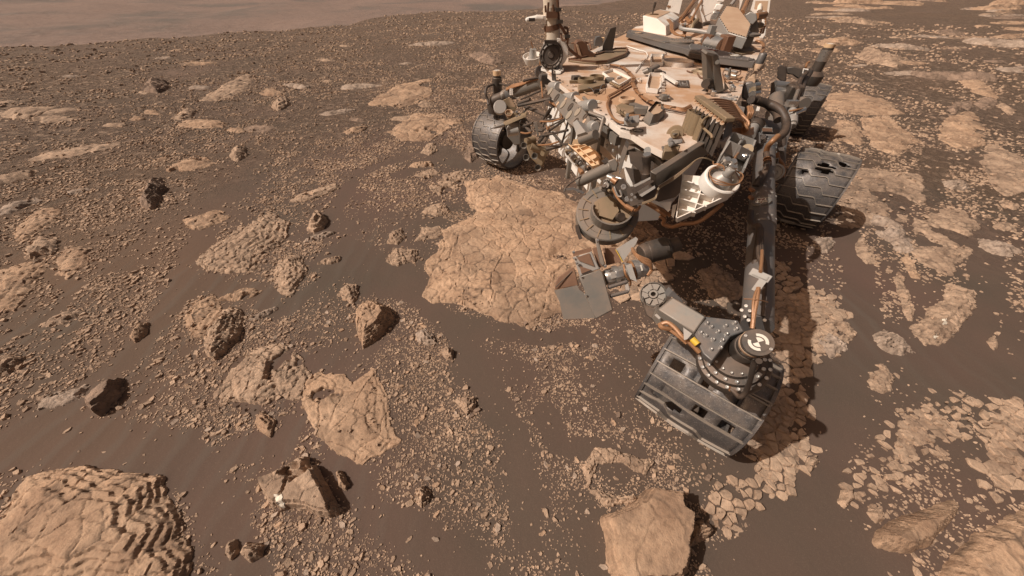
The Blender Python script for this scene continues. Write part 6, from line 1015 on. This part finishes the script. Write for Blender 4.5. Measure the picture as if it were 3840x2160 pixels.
for t_, s_, m_ in ((.22, .012, 'lgrey'), (.36, .014, 'silver'), (.8, .012, 'cream')): part(MB().box(dv0+dx_*t_+vd*.032, dx_.normalized()*s_, vd.cross(dx_.normalized())*s_, vd*.006), 'drill_lug', m_, drl, bevel=.002)
for a, b in ((D(700,1110), D(890,1050)), (D(720,1200), D(905,1150))): cyl('drill_prong', 'blue', Pd(a, T_), Pd(b, T_), .012, parent=drl)
tp_('prong_bracket', 'lgrey', [D(870,1060), D(900,1035), D(930,1130), D(905,1180), D(880,1140)], T_+.0, .025, parent=drl, bevel=.003); tp_('drill_web', 'lgrey', [D(870,880), D(940,860), D(1000,1050), D(930,1020)], T_-.03, .01, parent=drl)
e0, e1, e2, e3 = Pd(D(1040,770), T_), Pd(D(1110,745), T_), Pd(D(1310,690), T_-.01), Pd(D(1435,650), T_-.015); edx = (e2-e0).normalized()
ec_ = part(MB().cyl(e0, e1, .036, .040, 36).cyl(e1, e2, .041, .041, 36).cyl(e2, e2+edx*.008, .041, .034, 36).cyl(e2, e3, .027, .027, 32), 'drill_cylinder', 'dark', bevel=.003, smooth=.5)
for k in range(3): tube('turret_cable', 'copper', [Pd(D(950,700+k*10), T_-.01), Pd(D(990,760+k*8), T_-.05), Pd(D(1060,800+k*20), T_-.06), Pd(D(1130,830+k*25), T_-.06), Pd(D(1150,910+k*12), T_-.05), Pd(D(1110,985), T_-.05)], .009)
for k in range(2): tube('turret_cable', 'copper', [Pd(D(860,870), T_-.03), Pd(D(880,960+k*10), T_-.04), Pd(D(930,1040+k*10), T_-.02), Pd(D(925,1090), T_)], .007)
tube('turret_cable', 'copper', [Pd(D(750,70), 1.16), Pd(D(790,160), 1.15), Pd(D(860,240), 1.13), Pd(D(930,290), 1.12), Pd(D(1000,300), 1.1), Pd(D(1030,260), 1.08)], .009); tube('turret_cable', 'silver', [Pd(D(760,60), 1.15), Pd(D(800,150), 1.13), Pd(D(840,150), 1.12), Pd(D(820,90), 1.12)], .006); tube('turret_cable', 'silver', [Pd(D(720,0), 1.15), Pd(D(790,30), 1.14), Pd(D(840,20), 1.13), Pd(D(845,-20), 1.13), Pd(D(780,-40), 1.14)], .006)
cyl('turret_plug', 'copper', Pd(D(880,255), 1.12), Pd(D(960,300), 1.11), .014); cyl('turret_plug', 'silver', Pd(D(690,-50), 1.16), Pd(D(760,-20), 1.15), .02); cyl('turret_plug', 'copper', Pd(D(740,-20), 1.15), Pd(D(790,10), 1.14), .018)
# turret arm link: dark mass between disc and shelf; long grey tube with lever
part(MB().prism([Pd(p, d) for p, d in ((D(620,90), 1.2), (D(700,-20), 1.16), (D(870,-40), 1.12), (D(960,130), 1.08), (D(1010,250), 1.1), (D(900,250), 1.15), (D(760,180), 1.18))], (.02, .06, -.03)), 'turret_neck', 'dark', bevel=.004); bolts(rover, [Pd(D(900,185), 1.06), Pd(D(860,60), 1.08)], view(D(900,185), 1.06)[3], .01, .01)
g0, g1 = Pd(A(1215,1400), 1.34), Pd(A(1590,1225), 1.2); brush = part(MB().cyl(g0, g1, .022, .022, 30), 'brush_tube', 'grey', bevel=.004); plate('tube_head', 'grey', [A(1530,1170), A(1610,1140), A(1650,1200), A(1630,1290), A(1580,1280)], 1.16, .06, bevel=.004)
plate('tube_head_block', 'dark', [A(1460,1170), A(1520,1130), A(1560,1170), A(1500,1200)], 1.2, .04); plate('lever', 'blue', [D(250,75), D(330,60), D(420,95), D(455,120), D(430,130), D(340,90), D(270,95)], 1.28, .012); tube('lever_wire', 'dark', [Pd(D(240,110), 1.3), Pd(D(260,60), 1.3), Pd(D(330,0), 1.3), Pd(A(1350,1270), 1.3)], .006)
for k in range(8): a = (random.uniform(620, 760), random.uniform(-10, 120)); cyl('turret_fitting', random.choice(['silver', 'dark', 'bronze']), Pd(D(*a), 1.17), Pd(D(a[0]+random.uniform(-25, 25), a[1]+random.uniform(-25, 25)), 1.16), random.uniform(.008, .016))
# low fittings on the deck: keep them as shallow as they look
LOW = ('sample_inlet', 'inlet_', 'recessed_tray', 'bean_tray', 'square_tray', 'tub_', 'tray_divider', 'octagonal_tub', 'round_dish', 'ring_flange', 'sensor_', 'round_port', 'ladder_', 'deck_post', 'post_block', 'block_foot', 'connector', 'coil_band')
for o in bpy.data.objects:
    if o.type == 'MESH' and o.name.startswith(LOW):
        co = np.empty(len(o.data.vertices)*3); o.data.vertices.foreach_get('co', co); co = co.reshape(-1, 3)
        if co[:, 2].min() < ZD-.05: continue
        m = co[:, 2] > ZD; co[m, 2] = ZD+(co[m, 2]-ZD)*.62; o.data.vertices.foreach_set('co', co.ravel()); o.data.update()
fix_children()
